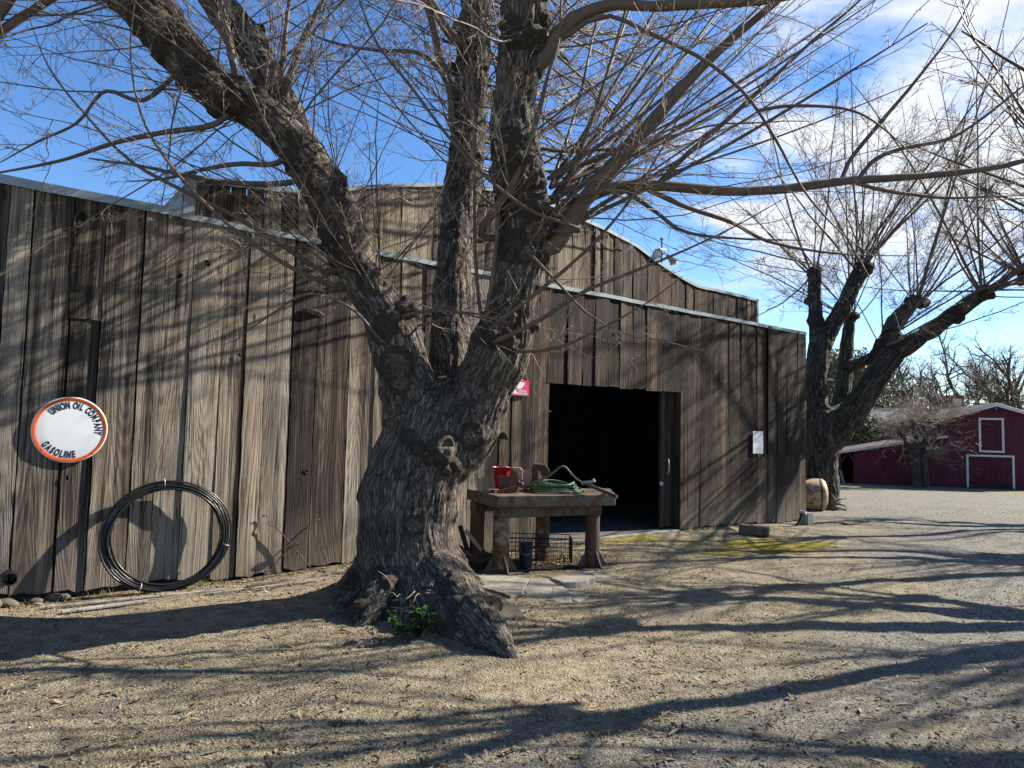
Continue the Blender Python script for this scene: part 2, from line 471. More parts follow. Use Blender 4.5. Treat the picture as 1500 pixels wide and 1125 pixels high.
rust('table_steel', (.125, .108, .088), .46, .15, .7, (.05, .03, .02), (.125, .078, .046))
rust('tank_paint', (.40, .31, .175), .45, 0, .5, (.13, .05, .022), (.27, .14, .07))
rust('vise_iron', (.07, .052, .042), .55, .3, .6)
rust('pale_rust', (.33, .25, .205), .35, 0, .6, (.17, .09, .06), (.27, .16, .11))
rust('old_roof_tin', (.21, .205, .20), .5, .1, .55, (.12, .068, .045), (.22, .13, .088))
plain('galvanised', (.33, .37, .38), .42, .35, .2, 5.0)
plain('white_trim', (.56, .555, .535), .6, 0, .12, 5)
plain('sign_white', (.62, .635, .65), .3, 0, .05, 3)
plain('sign_orange', (.60, .085, .008), .35, 0, .12, 5)
plain('sign_ink', (.012, .015, .03), .4, 0, .05)
plain('sign_pink', (.62, .028, .115), .35, 0, .1, 8)
plain('paper_ink', (.30, .33, .36), .6)
plain('black_poly', (.014, .014, .015), .28, 0, .2, 20)
plain('tie_silver', (.6, .6, .6), .4, .3)
plain('hose_green', (.085, .15, .075), .4, 0, .35, 14, (.03, .068, .03))
plain('hose_grey', (.125, .145, .10), .5, 0, .3, 14)
plain('red_plastic', (.36, .008, .014), .35, 0, .2, 9)
plain('navy_can', (.012, .022, .035), .4, 0, .3, 9)
plain('black_wire', (.025, .022, .02), .5, .4)
plain('concrete', (.25, .235, .20), .9, 0, .3, 8, (.14, .13, .11), .6, 90)
plain('concrete_grey', (.30, .30, .285), .9, 0, .25, 8, (.19, .19, .18), .5, 90)
plain('stone_brown', (.13, .107, .082), .9, 0, .35, 8, None, .6, 60)
plain('floor_slab', (.12, .11, .10), .9, 0, .3, 2)
plain('barn_red', (.085, .012, .026), .7, 0, .35, 2.2, (.060, .009, .019), .2, 40)
plain('barn_red_door', (.075, .009, .021), .7, 0, .3, 2.2, (.046, .005, .011), .2, 40)
plain('hinge_black', (.012, .010, .010), .6)
plain('brick_red', (.15, .058, .042), .9, 0, .3, 3)
plain('roof_blue_grey', (.085, .095, .115), .7, 0, .2, 2)
plain('window_glass', (.05, .06, .07), .08)
plain('lamp_grey', (.22, .22, .20), .4, .3, .2, 8)
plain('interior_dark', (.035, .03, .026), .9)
plain('brick_piece', (.27, .135, .078), .9, 0, .3, 14)
plain('chain_brass', (.45, .38, .22), .4, .5)
# ------------------------------------------------------------------ wooden barn (local frame: x along front, y inward, z up)
S_END = wall_s(1181)
S_D0, S_D1 = wall_s(803), wall_s(996)
Z_TOP = wall_sz(810, 416)[1]
Z_DOOR = wall_sz(805, 560)[1]
S_L = -4.2
barn = empty('wooden_barn', W0, WANG, 'long weathered board barn with stepped false front and open doorway behind the big tree', 'barn')

def board(mb, s0, s1, z0, z1, y=0.0, th=.024, nz=16, ragged=.02, top=None, tone=None, jit=.004):
    """one plank: cupped, slightly twisted front grid with ragged foot; z1/top may follow a function of s"""
    nx = 5; xs = np.linspace(s0, s1, nx); t0 = random.uniform(-.010, .012); t1 = random.uniform(-.010, .012); cup = random.uniform(-.006, .006)
    bow = random.uniform(-.006, .006)
    bot = [z0 + random.uniform(-1, 1) * ragged * .5 + random.uniform(-1, 1) * ragged for _ in xs]
    V = []; tint = (tone if tone is not None else random.random(), random.random(), random.random(), 1)
    eL = [random.uniform(-jit, jit) for _ in range(nz)]; eR = [random.uniform(-jit, jit) for _ in range(nz)]
    for k in range(nz):
        f = k / (nz - 1)
        for i, x in enumerate(xs):
            zt = top(x) if top else z1
            z = bot[i] + (zt - bot[i]) * f
            xx = x + (eL[k] if i == 0 else eR[k] if i == nx - 1 else 0)
            u = i / (nx - 1)
            yy = y + (t0 * (1 - f) + t1 * f) * (u - .5) * 2 + cup * (1 - (2 * u - 1) ** 2) + bow * math.sin(math.pi * f)
            V.append((xx, yy, z))
    n = len(V); V += [(a, b + th, c) for a, b, c in V]; F = []
    for k in range(nz - 1):
        for i in range(nx - 1):
            a = k * nx + i; F.append((a, a + 1, a + nx + 1, a + nx)); F.append((n + a, n + a + nx, n + a + nx + 1, n + a + 1))
    for k in range(nz - 1):
        a = k * nx; F.append((a, a + nx, n + a + nx, n + a)); b = k * nx + nx - 1; F.append((b, n + b, n + b + nx, b + nx))
    for i in range(nx - 1):
        F.append((i, n + i, n + i + 1, i + 1)); b = (nz - 1) * nx + i; F.append((b, b + 1, n + b + 1, n + b))
    mb.add(V, F, tint)

# joints read off the photograph, then filled to the ends
JX = [0, 37, 98, 146, 203, 237, 278, 325, 360, 390, 428, 464, 512, 550, 585, 622, 656, 690, 715, 735, 752, 766, 779, 791, 803]
JX2 = [803, 832, 855, 872, 892, 909, 928, 948, 969, 990]
JX3 = [996, 1008, 1026, 1046, 1068, 1085, 1109, 1124, 1138, 1152, 1168, 1181]
THICK = {37, 203, 360, 428, 512, 752, 948, 1109}
wall = MB(); wall2 = MB()
def gapw(px): return .017 if px in THICK else random.choice([.004, .006, .008, .011])
def foot(s): p = wall_pt(s, 0); return g1(p[0], p[1])
s = S_L; prev = None
js = [(S_L + k * (wall_s(0) - S_L) / 12, 0) for k in range(12)] + [(wall_s(p, 0, 500 if p < 800 else 660), p) for p in JX]
for i in range(len(js) - 1):
    a, b = js[i][0] + gapw(js[i][1]) * .5, js[i + 1][0] - gapw(js[i + 1][1]) * .5
    zf = foot((a + b) / 2) + (.075 if a < 1.6 else .03)
    if js[i][1] == 98:      # the patched board: short upper piece, recessed lower one
        zc = wall_sz(120, 468)[1]
        board(wall, a, b, zc + .006, Z_TOP - .02, y=-.006, ragged=.002); board(wall, a + .02, b - .004, zf, zc, y=.018, tone=.5)
    elif js[i][1] == 715:
        board(wall, a, b, zf, Z_TOP - .02, y=random.uniform(-.004, .006))
    else:
        board(wall, a, b, zf, Z_TOP - .02, y=random.uniform(-.006, .008), nz=24, tone=random.choice([.15, .35, .5, .6, .7, .8, .95, 1.1]) if a < 5 else random.uniform(.0, .9))
for i in range(len(JX2) - 1):
    a, b = wall_s(JX2[i], 0, 480) + .004, wall_s(JX2[i + 1], 0, 480) - .004
    if i == len(JX2) - 2: b = S_D1 - .004
    board(wall, a, b, Z_DOOR + random.uniform(-.012, .012), Z_TOP - .02, y=random.uniform(-.005, .008), ragged=.003, tone=random.uniform(.0, .7))
for i in range(len(JX3) - 1):
    a, b = wall_s(JX3[i]) + .004, wall_s(JX3[i + 1]) - gapw(JX3[i + 1]) * .4
    zf = foot((a + b) / 2) + .02
    zc = wall_sz(1150, 665)[1]
    if JX3[i] >= 1124:
        board(wall, a, b, zf, zc - .008, y=.012, tone=random.uniform(.1, .6)); board(wall, a, b, zc, Z_TOP - .02, y=-.016, ragged=.004, tone=random.uniform(.1, .6))
    else:
        board(wall, a, b, zf, Z_TOP - .02, y=random.uniform(-.006, .008), tone=random.uniform(.0, .7))
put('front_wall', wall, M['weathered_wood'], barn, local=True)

# knot holes and split knots with a raised lip
t = NT('knot'); a_ = t.attr('tint'); M['knot'] = t.fin(t.mix(a_, (.006, .005, .004), (.2, .16, .115)), .9)
for px, py, r in ((118, 322, .06), (303, 386, .028), (262, 405, .03), (98, 700, .02), (790, 440, .018), (448, 690, .02), (905, 486, .02), (350, 520, .018)):
    kn = MB(); s0, z0 = wall_sz(px, py); P = []
    a0 = random.random() * 6
    for j in range(15):
        a = 2 * math.pi * j / 14; q = r * (1 + .25 * math.sin(2 * a + a0) + .12 * math.sin(5 * a)); P.append((s0 + q * math.cos(a), -.016, z0 + 1.15 * q * math.sin(a)))
    kn.add(*tube(P, r * .16, 6), (.35, .3, .3, 1))
    P = np.array(P[:-1]); kn.add(P + (0, .002, 0), [tuple(range(len(P)))], (0, 0, 0, 1))  # black disc painted as the dark inside of the hole
    put('knot_hole', kn, M['knot'], barn, local=True)
lip = MB(); s0, z0 = wall_sz(456, 457)
lip.add(*tube([(s0 - .14, -.01, z0 + .005), (s0 - .06, -.035, z0 + .018), (s0 + .05, -.045, z0 + .006), (s0 + .15, -.012, z0 - .02)], [.008, .022, .024, .008], 8))
put('split_knot', lip, M['grey_plank'], barn, local=True, smooth=True)

# false front parapet, one board layer behind the lower wall
PO = -.075
prof_px = [(271, 257), (330, 266), (390, 273), (445, 279), (500, 275), (560, 270), (620, 268), (680, 270), (740, 278), (800, 294), (850, 318), (890, 335), (930, 357), (965, 383), (1000, 406), (1020, 417), (1065, 427), (1110, 438)]
PROF = [wall_sz(a, b, PO) for a, b in prof_px]
PS = np.array([p[0] for p in PROF]); PZ = np.array([p[1] for p in PROF])
shl = Z_TOP + .46
PZ = np.array([max(z, shl) for z in PZ])
ptop = lambda x: float(np.interp(x, PS, PZ)) - .015
par = MB(); s = PS[0]
while s < PS[-1] - .05:
    w = min(random.choice([.17, .2, .24, .28, .3]), PS[-1] - s)
    if PS[-1] - s - w < .1: w = PS[-1] - s
    board(par, s + .003, s + w - random.choice([.003, .006, .01]), Z_TOP - .15, 0, y=.075 + random.uniform(-.004, .006), top=ptop, nz=8, ragged=.0, tone=random.uniform(.2, 1) if s < 7 else random.uniform(0, .6))
    s += w
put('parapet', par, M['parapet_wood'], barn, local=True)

# galvanised cap strips
def capstrip(mb, pts, y0, y1, h):
    """pts (s, z): L-shaped flashing over an edge, front flap of height h"""
    for (a, za), (b, zb) in zip(pts[:-1], pts[1:]):
        V = [(a, y0, za - h), (b, y0, zb - h), (b, y0, zb), (a, y0, za), (b, y1, zb + .004), (a, y1, za + .004), (a, y0 + .003, za - h), (b, y0 + .003, zb - h)]
        mb.add(V, [(0, 1, 2, 3), (3, 2, 4, 5)])
fl = MB()
s_step = wall_s(246)
n = 26
capstrip(fl, [(S_L + (s_step - S_L) * k / n, Z_TOP + .035 + random.uniform(-.004, .004)) for k in range(n + 1)], -.024, .22, .085)
ss_ = np.linspace(s_step + .002, S_END, 40)
capstrip(fl, [(q, Z_TOP + random.uniform(-.005, .005)) for q in ss_], -.020, .068, .06)
ss_ = np.linspace(PS[0], PS[-1], 46)
capstrip(fl, [(q, float(np.interp(q, PS, PZ)) + random.uniform(-.005, .005)) for q in ss_], .058, .30, .05)
for sx in (PS[0] - .004, PS[-1] + .004):
    i = 0 if sx < 5 else -1; d = .11 if sx < 5 else -.05
    z1 = PZ[i] + .002
    fl.add([(sx, .056, Z_TOP + .01), (sx + d, .056, Z_TOP + .01), (sx + d, .056, z1), (sx, .056, z1), (sx, .25, Z_TOP + .01), (sx, .25, z1)], [(0, 1, 2, 3)] if sx < 5 else [(1, 0, 3, 2)])
put('roof_flashing', fl, M['galvanised'], barn, local=True)

# shell behind: side and back walls, roof, floor, door posts
DEP = 15.0
sw = MB()
y = .06
while y < DEP:
    w = random.uniform(.2, .3); sw.add(*box(S_END - .045, S_END - .02 + random.uniform(-.004, .004), y, min(y + w - .005, DEP), -.1, Z_TOP - .05), (random.random(), random.random(), random.random(), 1)); y += w
sw.add(*box(S_L, S_L + .03, .06, DEP, -.3, Z_TOP), (.4, .2, .5, 1)); sw.add(*box(S_L, S_END, DEP, DEP + .03, -.3, Z_TOP), (.4, .7, .5, 1))
sw.add(*box(S_END - .075, S_END - .06, .075, DEP, -.1, Z_TOP - .16), (0, .5, .5, 1))  # solid sheet added inside the boards to stop light slits
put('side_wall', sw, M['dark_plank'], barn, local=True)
rf = MB()
rs = np.concatenate([[S_L], PS[[0]], PS, [PS[-1], S_END]]); rz = np.concatenate([[Z_TOP - .12] * 2, PZ - .12, [Z_TOP - .12] * 2])
V = [(a, .11, b) for a, b in zip(rs, rz)] + [(a, DEP, b) for a, b in zip(rs, rz)]; m = len(rs)
rf.add(V, [(i, i + 1, m + i + 1, m + i) for i in range(m - 1)])
put('roof', rf, M['old_roof_tin'], barn, local=True)
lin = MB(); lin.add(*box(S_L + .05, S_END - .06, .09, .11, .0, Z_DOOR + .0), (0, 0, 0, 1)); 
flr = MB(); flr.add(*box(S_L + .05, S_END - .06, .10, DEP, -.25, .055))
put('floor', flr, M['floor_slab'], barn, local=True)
bk = MB()   # dark sheets added behind the boards so no light shows through the gaps
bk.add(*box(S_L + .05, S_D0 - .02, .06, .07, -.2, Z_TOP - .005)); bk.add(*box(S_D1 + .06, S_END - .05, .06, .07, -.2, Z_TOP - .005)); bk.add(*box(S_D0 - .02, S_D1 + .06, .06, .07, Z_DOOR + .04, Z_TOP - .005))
put('light_block_lining', bk, M['interior_dark'], barn, local=True)
fr = MB()
fr.add(*box(S_D0 - .15, S_D0 - .01, .075, .2, .055, Z_DOOR + .1), (.4, .2, .1, 1)); fr.add(*box(S_D1 + .0, S_D1 + .055, -.012, .12, .0, Z_DOOR + .02), (.55, .6, .1, 1))
fr.add(*box(S_D0 - .15, S_D1 + .05, .075, .2, Z_DOOR + .10, Z_DOOR + .3), (.4, .2, .1, 1))
put('door_frame', fr, M['dark_plank'], barn, local=True, bevel=.006)
sill = MB(); sill.add(*box(S_D0 + .02, S_D1 - .02, -.05, .09, -.1, .045)); put('door_sill', sill, M['concrete'], barn, local=True, bevel=.01)
# sliding door, mostly pushed behind the right-hand wall
sl0 = wall_s(966, -.14)
dr = MB(); s = sl0
while s < S_D1 + 2.6:
    dr.add(*box(s, s + .185, .135, .16, .09, Z_DOOR + .02), (random.uniform(0, .4), random.random(), random.random(), 1)); s += .19
dr.add(*box(sl0, sl0 + .11, .112, .134, .09, Z_DOOR), (.5, .3, .8, 1))
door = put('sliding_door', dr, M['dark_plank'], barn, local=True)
hd = MB(); s0, z0 = wall_sz(975, 683, -.12)
hd.add(*tube([(s0, .11, z0 + .13), (s0, .06, z0 + .12), (s0 + .005, .05, z0), (s0, .06, z0 - .12), (s0, .11, z0 - .13)], .011, 8))
put('handle', hd, M['galvanised'], door, local=True, smooth=True)
hd = MB(); hd.add(*box(sl0 - .02, sl0 + .06, .10, .113, z0 - .32, z0 - .26)); put('hasp', hd, M['galvanised'], door, local=True, bevel=.003)

def BL(s, y, z): return wall_pt(s, z, -y)      # barn-local to world

# things inside the doorway
wb = empty('inside_workbench', BL(9.6, 6.2, .06), WANG, 'dim wooden workbench along the dark interior of the barn', 'workbench')
m_ = MB(); m_.add(*box(-1.8, 1.8, -.4, .4, .82, .9)); put('top', m_, M['dark_plank'], wb, local=True, bevel=.005)
for sx in (-1.6, 1.6):
    for sy in (-.32, .32):
        m_ = MB(); m_.add(*box(sx - .05, sx + .05, sy - .05, sy + .05, 0, .818)); put('leg', m_, M['dark_plank'], wb, local=True)
def jerry(loc, rz):
    r = empty('fuel_can', loc, rz, 'red fuel can on the dim bench inside the doorway', 'can')
    m = MB(); m.add(*box(-.17, .17, -.09, .09, 0, .36)); put('body', m, M['red_plastic'], r, local=True, bevel=.03)
    m = MB(); m.add(*tube([(-.1, 0, .355), (-.07, 0, .42), (.07, 0, .42), (.1, 0, .355)], .016, 8)); put('handle', m, M['red_plastic'], r, local=True, smooth=True)
    m = MB(); m.add(*tube([(.12, 0, .35), (.16, 0, .40)], .025, 10)); put('cap', m, M['hinge_black'], r, local=True)
jerry(BL(9.3, 6.0, .962), R(30))
gr_ = empty('bench_grinder', BL(9.95, 6.1, .962), WANG, 'grey bench grinder beside the red can on the dim bench', 'grinder')
m_ = MB(); m_.add(*box(-.1, .1, -.08, .08, 0, .08)); m_.add(*tube([(-.13, 0, .17), (.13, 0, .17)], .085, 16)); put('motor', m_, M['lamp_grey'], gr_, local=True, angle=35)
for sx in (-.2, .2):
    m_ = MB(); m_.add(*tube([(sx - .02, 0, .17), (sx + .02, 0, .17)], .09, 18)); m_.add(*tube([(min(sx, .1 if sx > 0 else -.1), 0, .17), (max(sx, .1 if sx > 0 else -.1), 0, .17)], .014, 8)); put('wheel', m_, M['stone_brown'], gr_, local=True, angle=35)
lt = empty('ceiling_tube', BL(8.9, 3.0, 2.72), WANG + R(8), 'unlit fluorescent batten hanging in the dark upper left of the doorway', 'light fitting')
m_ = MB(); m_.add(*box(-.7, .7, -.05, .05, .03, .07)); put('housing', m_, M['white_trim'], lt, local=True, bevel=.005)
m_ = MB(); m_.add(*tube([(-.66, 0, 0.005), (.66, 0, 0.005)], .016, 10)); put('tube', m_, M['sign_white'], lt, local=True, smooth=True)
for sx in (-.5, .5):
    m_ = MB(); m_.add(*tube([(sx, 0, .07), (sx, 0, 1.5)], .005, 5)); put('hanger', m_, M['black_wire'], lt, local=True)
# ------------------------------------------------------------------ ground sheet
def axis(lo, f0, f1, hi, step, grow):
    mid = list(np.arange(f0, f1, step)); out = []; d = step; x = f1
    while x < hi: out.append(x); d *= grow; x += d
    out.append(hi); pre = []; d = step; x = f0 - step
    while x > lo: pre.append(x); d *= grow; x -= d
    pre.append(lo)
    return np.array(pre[::-1] + mid + out)
gx = axis(-500, -5.2, 8.0, 500, .024, 1.10)
gy = axis(-60, 3.1, 9.5, 900, .021, 1.03)
X, Y = np.meshgrid(gx, gy); xf, yf = X.ravel(), Y.ravel()
Z = gz(xf, yf)
P3 = np.stack([xf, yf, xf * 0], 1)
nearw = (xf > -7) & (xf < 14) & (yf > 3) & (yf < 22)
det = np.zeros_like(Z)
Pn = P3[nearw]
det[nearw] = .006 * vn(Pn * 5.0, 21) + .003 * np.abs(vn(Pn * 14, 22)) + .003 * vn(Pn * 27, 23)
# tyre scuffs
for (px, py, ang, w, l) in ((950, 1048, 35, .32, .42), (985, 968, 25, .28, .34), (1145, 958, 25, .3, .36), (1010, 968, 25, .2, .3)):
    c = at_z(px, py, 0); dx, dy = xf[nearw] - c[0], yf[nearw] - c[1]
    u = dx * math.cos(R(ang)) + dy * math.sin(R(ang)); v = -dx * math.sin(R(ang)) + dy * math.cos(R(ang))
    win = np.exp(-(u / w) ** 2 * 2 - (v / l) ** 2 * 2)
    det[nearw] -= win * (.016 * np.abs(np.sin(u * 40 + .8 * np.sin(v * 9))) + .006)
wsd = (xf - W0[0]) * WN[0] + (yf - W0[1]) * WN[1]
for c0 in (3.6, 5.1, 6.4, 7.9):
    det -= .014 * np.exp(-((wsd - c0 + .25 * vn(P3 * .35, 61)) / .16) ** 2) * (np.hypot(xf, yf) < 25)
Z = Z + det
wallside = (xf - W0[0]) * WN[0] + (yf - W0[1]) * WN[1]
salong = (xf - W0[0]) * WD[0] + (yf - W0[1]) * WD[1]
inside = (wallside < -.13) & (salong > S_L) & (salong < S_END - .1) & (wallside > -15)
Z = np.where(inside, Z - .12, Z)
ny, nx = X.shape
idx = np.arange(nx * ny).reshape(ny, nx)
Q = np.stack([idx[:-1, :-1].ravel(), idx[:-1, 1:].ravel(), idx[1:, 1:].ravel(), idx[1:, :-1].ravel()], 1)
me = fast_mesh('ground', np.stack([xf, yf, Z], 1), Q)
# masks: gravel / moss / dark soil
r = np.hypot(xf, yf)
nb = vn(P3 * .45, 31) * .5 + vn(P3 * 1.3, 32) * .28
grv = .12 + ss(1.5, 6.0, wallside + xf * .16 + nb * 3.2 - 1.2) * .5 + ss(2.2, 6.5, xf + nb * 2.0 - .1 * yf + .2) * .55 + ss(16, 20, yf) * .6
# tracks: compacted sand bands
grv = grv - .35 * np.exp(-((wallside - 4.4 + .4 * nb) / .55) ** 2) - .3 * np.exp(-((wallside - 6.3 + .5 * nb) / .45) ** 2)
mo = np.zeros_like(r)
for (px, py, a, b) in ((1150, 801, .55, .95), (1105, 795, .5, .9), (1195, 799, .3, .5), (930, 792, .35, .7), (1015, 796, .3, .6), (1060, 810, .3, .5), (1265, 700, .0, 1)):
    c = at_z(px, py, 0)
    u = (xf - c[0]) * WD[0] + (yf - c[1]) * WD[1]; v = (xf - c[0]) * WN[0] + (yf - c[1]) * WN[1]
    if a: mo = np.maximum(mo, (1.0 if px > 1050 else .6) * np.exp(-(u / b) ** 2 - (v / a) ** 2))
mo = mo + .42 * np.exp(-((wallside - .15) / .22) ** 2) * (.6 + .8 * vn(P3 * 2.2, 35)) * (wallside > -.3)
mo = mo + .75 * np.exp(-((yf - 40.5) / 1.3) ** 2) * (xf > 12)
mo = mo + .55 * (r > 60)
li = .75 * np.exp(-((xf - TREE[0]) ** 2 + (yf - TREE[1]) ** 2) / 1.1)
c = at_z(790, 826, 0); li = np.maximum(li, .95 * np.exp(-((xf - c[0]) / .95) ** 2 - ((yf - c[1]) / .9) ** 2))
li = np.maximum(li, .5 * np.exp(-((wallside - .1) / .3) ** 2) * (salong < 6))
set_attr(me, 'mask', np.stack([grv, mo, li, np.ones_like(r)], 1))
tag(put('ground', me, M['ground'], local=True), kind='structure')

# loose stones, needles and leaf scraps
def scatter(name, n, sampler, shape_sub, smin, smax, cols, flat=(.55, .8), mat='pebble', power=2.2, mode='stone'):
    xy = sampler(n); n = len(xy)
    if mode == 'stone':
        bv, bf = ico((0, 0, 0), 1, 1); bf = np.array(bf)
    else:
        bv = np.array([(-1, 0, 0), (-.2, -.34, .10), (1, 0, .05), (.1, .36, .12)]); bf = np.array([(0, 1, 2), (0, 2, 3)])
    s = smin + (smax - smin) * rng.random(n) ** power
    sc3 = np.stack([s * (.8 + .5 * rng.random(n)), s * (.7 + .4 * rng.random(n)), s * (flat[0] + (flat[1] - flat[0]) * rng.random(n))], 1)
    th = rng.random(n) * 6.283; tl = (rng.random(n) - .5) * (.5 if mode == 'stone' else .9)
    J = 1 + .28 * (rng.random((n, len(bv), 1)) - .5) * (1 if mode == 'stone' else 0)
    V = bv[None] * J * sc3[:, None, :]
    c_, s_ = np.cos(th)[:, None], np.sin(th)[:, None]
    x = V[..., 0]; y = V[..., 1]; z = V[..., 2] + x * np.sin(tl)[:, None]
    zz = gz(xy[:, 0], xy[:, 1])
    V = np.stack([x * c_ - y * s_ + xy[:, :1], x * s_ + y * c_ + xy[:, 1:], z + zz[:, None] + (s * (.12 if mode == 'stone' else .15) + .003)[:, None]], -1).reshape(-1, 3)
    T = (bf[None] + (np.arange(n) * len(bv))[:, None, None]).reshape(-1, 3)
    me = fast_mesh(name, V, None, T)
    for p in [0]: me.polygons.foreach_set('use_smooth', np.zeros(len(me.polygons), bool))
    cols = np.array(cols); cc = cols[rng.integers(0, len(cols), n)] * (.7 + .6 * rng.random((n, 1)))
    set_attr(me, 'tint', np.repeat(np.hstack([cc, np.ones((n, 1))]), len(bv), 0))
    return put(name, me, M[mat])

def samp_yard(n):
    y = 3.2 * (19 / 3.2) ** rng.random(n * 2); x = (rng.random(n * 2) * 1.6 - .82) * y
    w = (x - W0[0]) * WN[0] + (y - W0[1]) * WN[1]; sl = (x - W0[0]) * WD[0] + (y - W0[1]) * WD[1]
    d = np.hypot(x - TREE[0], y - TREE[1])
    ok = ((w > .05) | (sl > S_END + .1)) & (d > .5)
    k = ok & (rng.random(n * 2) < .35 + .65 * (vn(np.stack([x, y, y * 0], 1) * .8, 44) > -.1))
    return np.stack([x, y], 1)[k][:n]
STONE = [(.22, .19, .14), (.155, .137, .108), (.275, .237, .172), (.095, .08, .062), (.245, .195, .125), (.30, .275, .225), (.14, .107, .072), (.195, .182, .157)]
tag(scatter('gravel', 42000, samp_yard, 1, .0022, .0105, STONE, power=4.5), kind='stuff', label='loose gravel and small stones scattered over the sandy yard', cat='gravel')
LEAF = [(.14, .09, .05), (.20, .14, .08), (.085, .055, .033), (.26, .20, .135), (.06, .04, .027), (.18, .145, .10)]
def samp_leaf(n):
    out = [samp_yard(int(n * .42))]
    c = at_z(790, 822, 0); out.append(np.stack([c[0] + rng.normal(0, .55, int(n * .35)), c[1] + .15 + rng.normal(0, .38, int(n * .35))], 1))
    k = int(n * .2); s = rng.random(k) * 7.4; w = np.abs(rng.normal(.10, .16, k)) + .04
    out.append(np.stack([W0[0] + WD[0] * s + WN[0] * w, W0[1] + WD[1] * s + WN[1] * w], 1))
    k = int(n * .15); a = rng.random(k) * 6.28; q = .7 + np.abs(rng.normal(0, .55, k)); out.append(np.stack([TREE[0] + q * np.cos(a), TREE[1] + q * np.sin(a)], 1))
    return np.concatenate(out)
tag(scatter('leaf_litter', 7000, samp_leaf, 1, .012, .045, LEAF, flat=(.5, 1.2), mat='litter', power=1.6, mode='leaf'), kind='stuff', label='dry leaf scraps and bark chips on the dirt', cat='leaf litter')

# thin weeds along the wall foot
n = 420; sl_ = np.concatenate([rng.random(260) * 7.2, S_D1 + .1 + rng.random(160) * (S_END - S_D1)]); k_ = vn(np.stack([sl_ * 1.7, sl_ * 0, sl_ * 0], 1), 51) > .05; sl_ = sl_[k_]; w_ = .02 + np.abs(rng.normal(0, .05, len(sl_)))
B_ = np.stack([W0[0] + WD[0] * sl_ + WN[0] * w_, W0[1] + WD[1] * sl_ + WN[1] * w_], 1)
Vw = []; Tw = []; cw = []
for (x, y) in B_:
    z = g1(x, y)
    for j in range(7):
        a = random.uniform(0, 6.28); h_ = random.uniform(.02, .085); d = np.array([math.cos(a), math.sin(a)]); q = len(Vw); b = np.array([x, y]) + d * .01
        e_ = np.array([-d[1], d[0]]) * .0035
        Vw += [(*(b - e_), z - .01), (*(b + e_), z - .01), (*(b + d * h_ * .6), z + h_)]; Tw.append((q, q + 1, q + 2)); cw += [random.choice([(.05, .085, .018), (.10, .115, .03), (.19, .16, .08)])] * 3
me = fast_mesh('weeds', np.array(Vw), None, np.array(Tw)); set_attr(me, 'tint', np.hstack([np.array(cw), np.ones((len(cw), 1))]))
tag(put('weeds', me, M['litter']), kind='stuff', label='thin weeds and dry grass along the foot of the barn wall', cat='weeds')
# ------------------------------------------------------------------ limbs -> one continuous bark surface
def limb_px(rows, n=40):
    """rows (px, py, halfwidth px, depth Y) -> (n,4) xyz + radius"""
    P = []
    for px, py, hw, Y in rows:
        if Y < 9.5: Y = Y * KD
        p = at_y(px, py, Y); P.append((*p, hw * Y / FPX * .985))
    return spline(P, n)

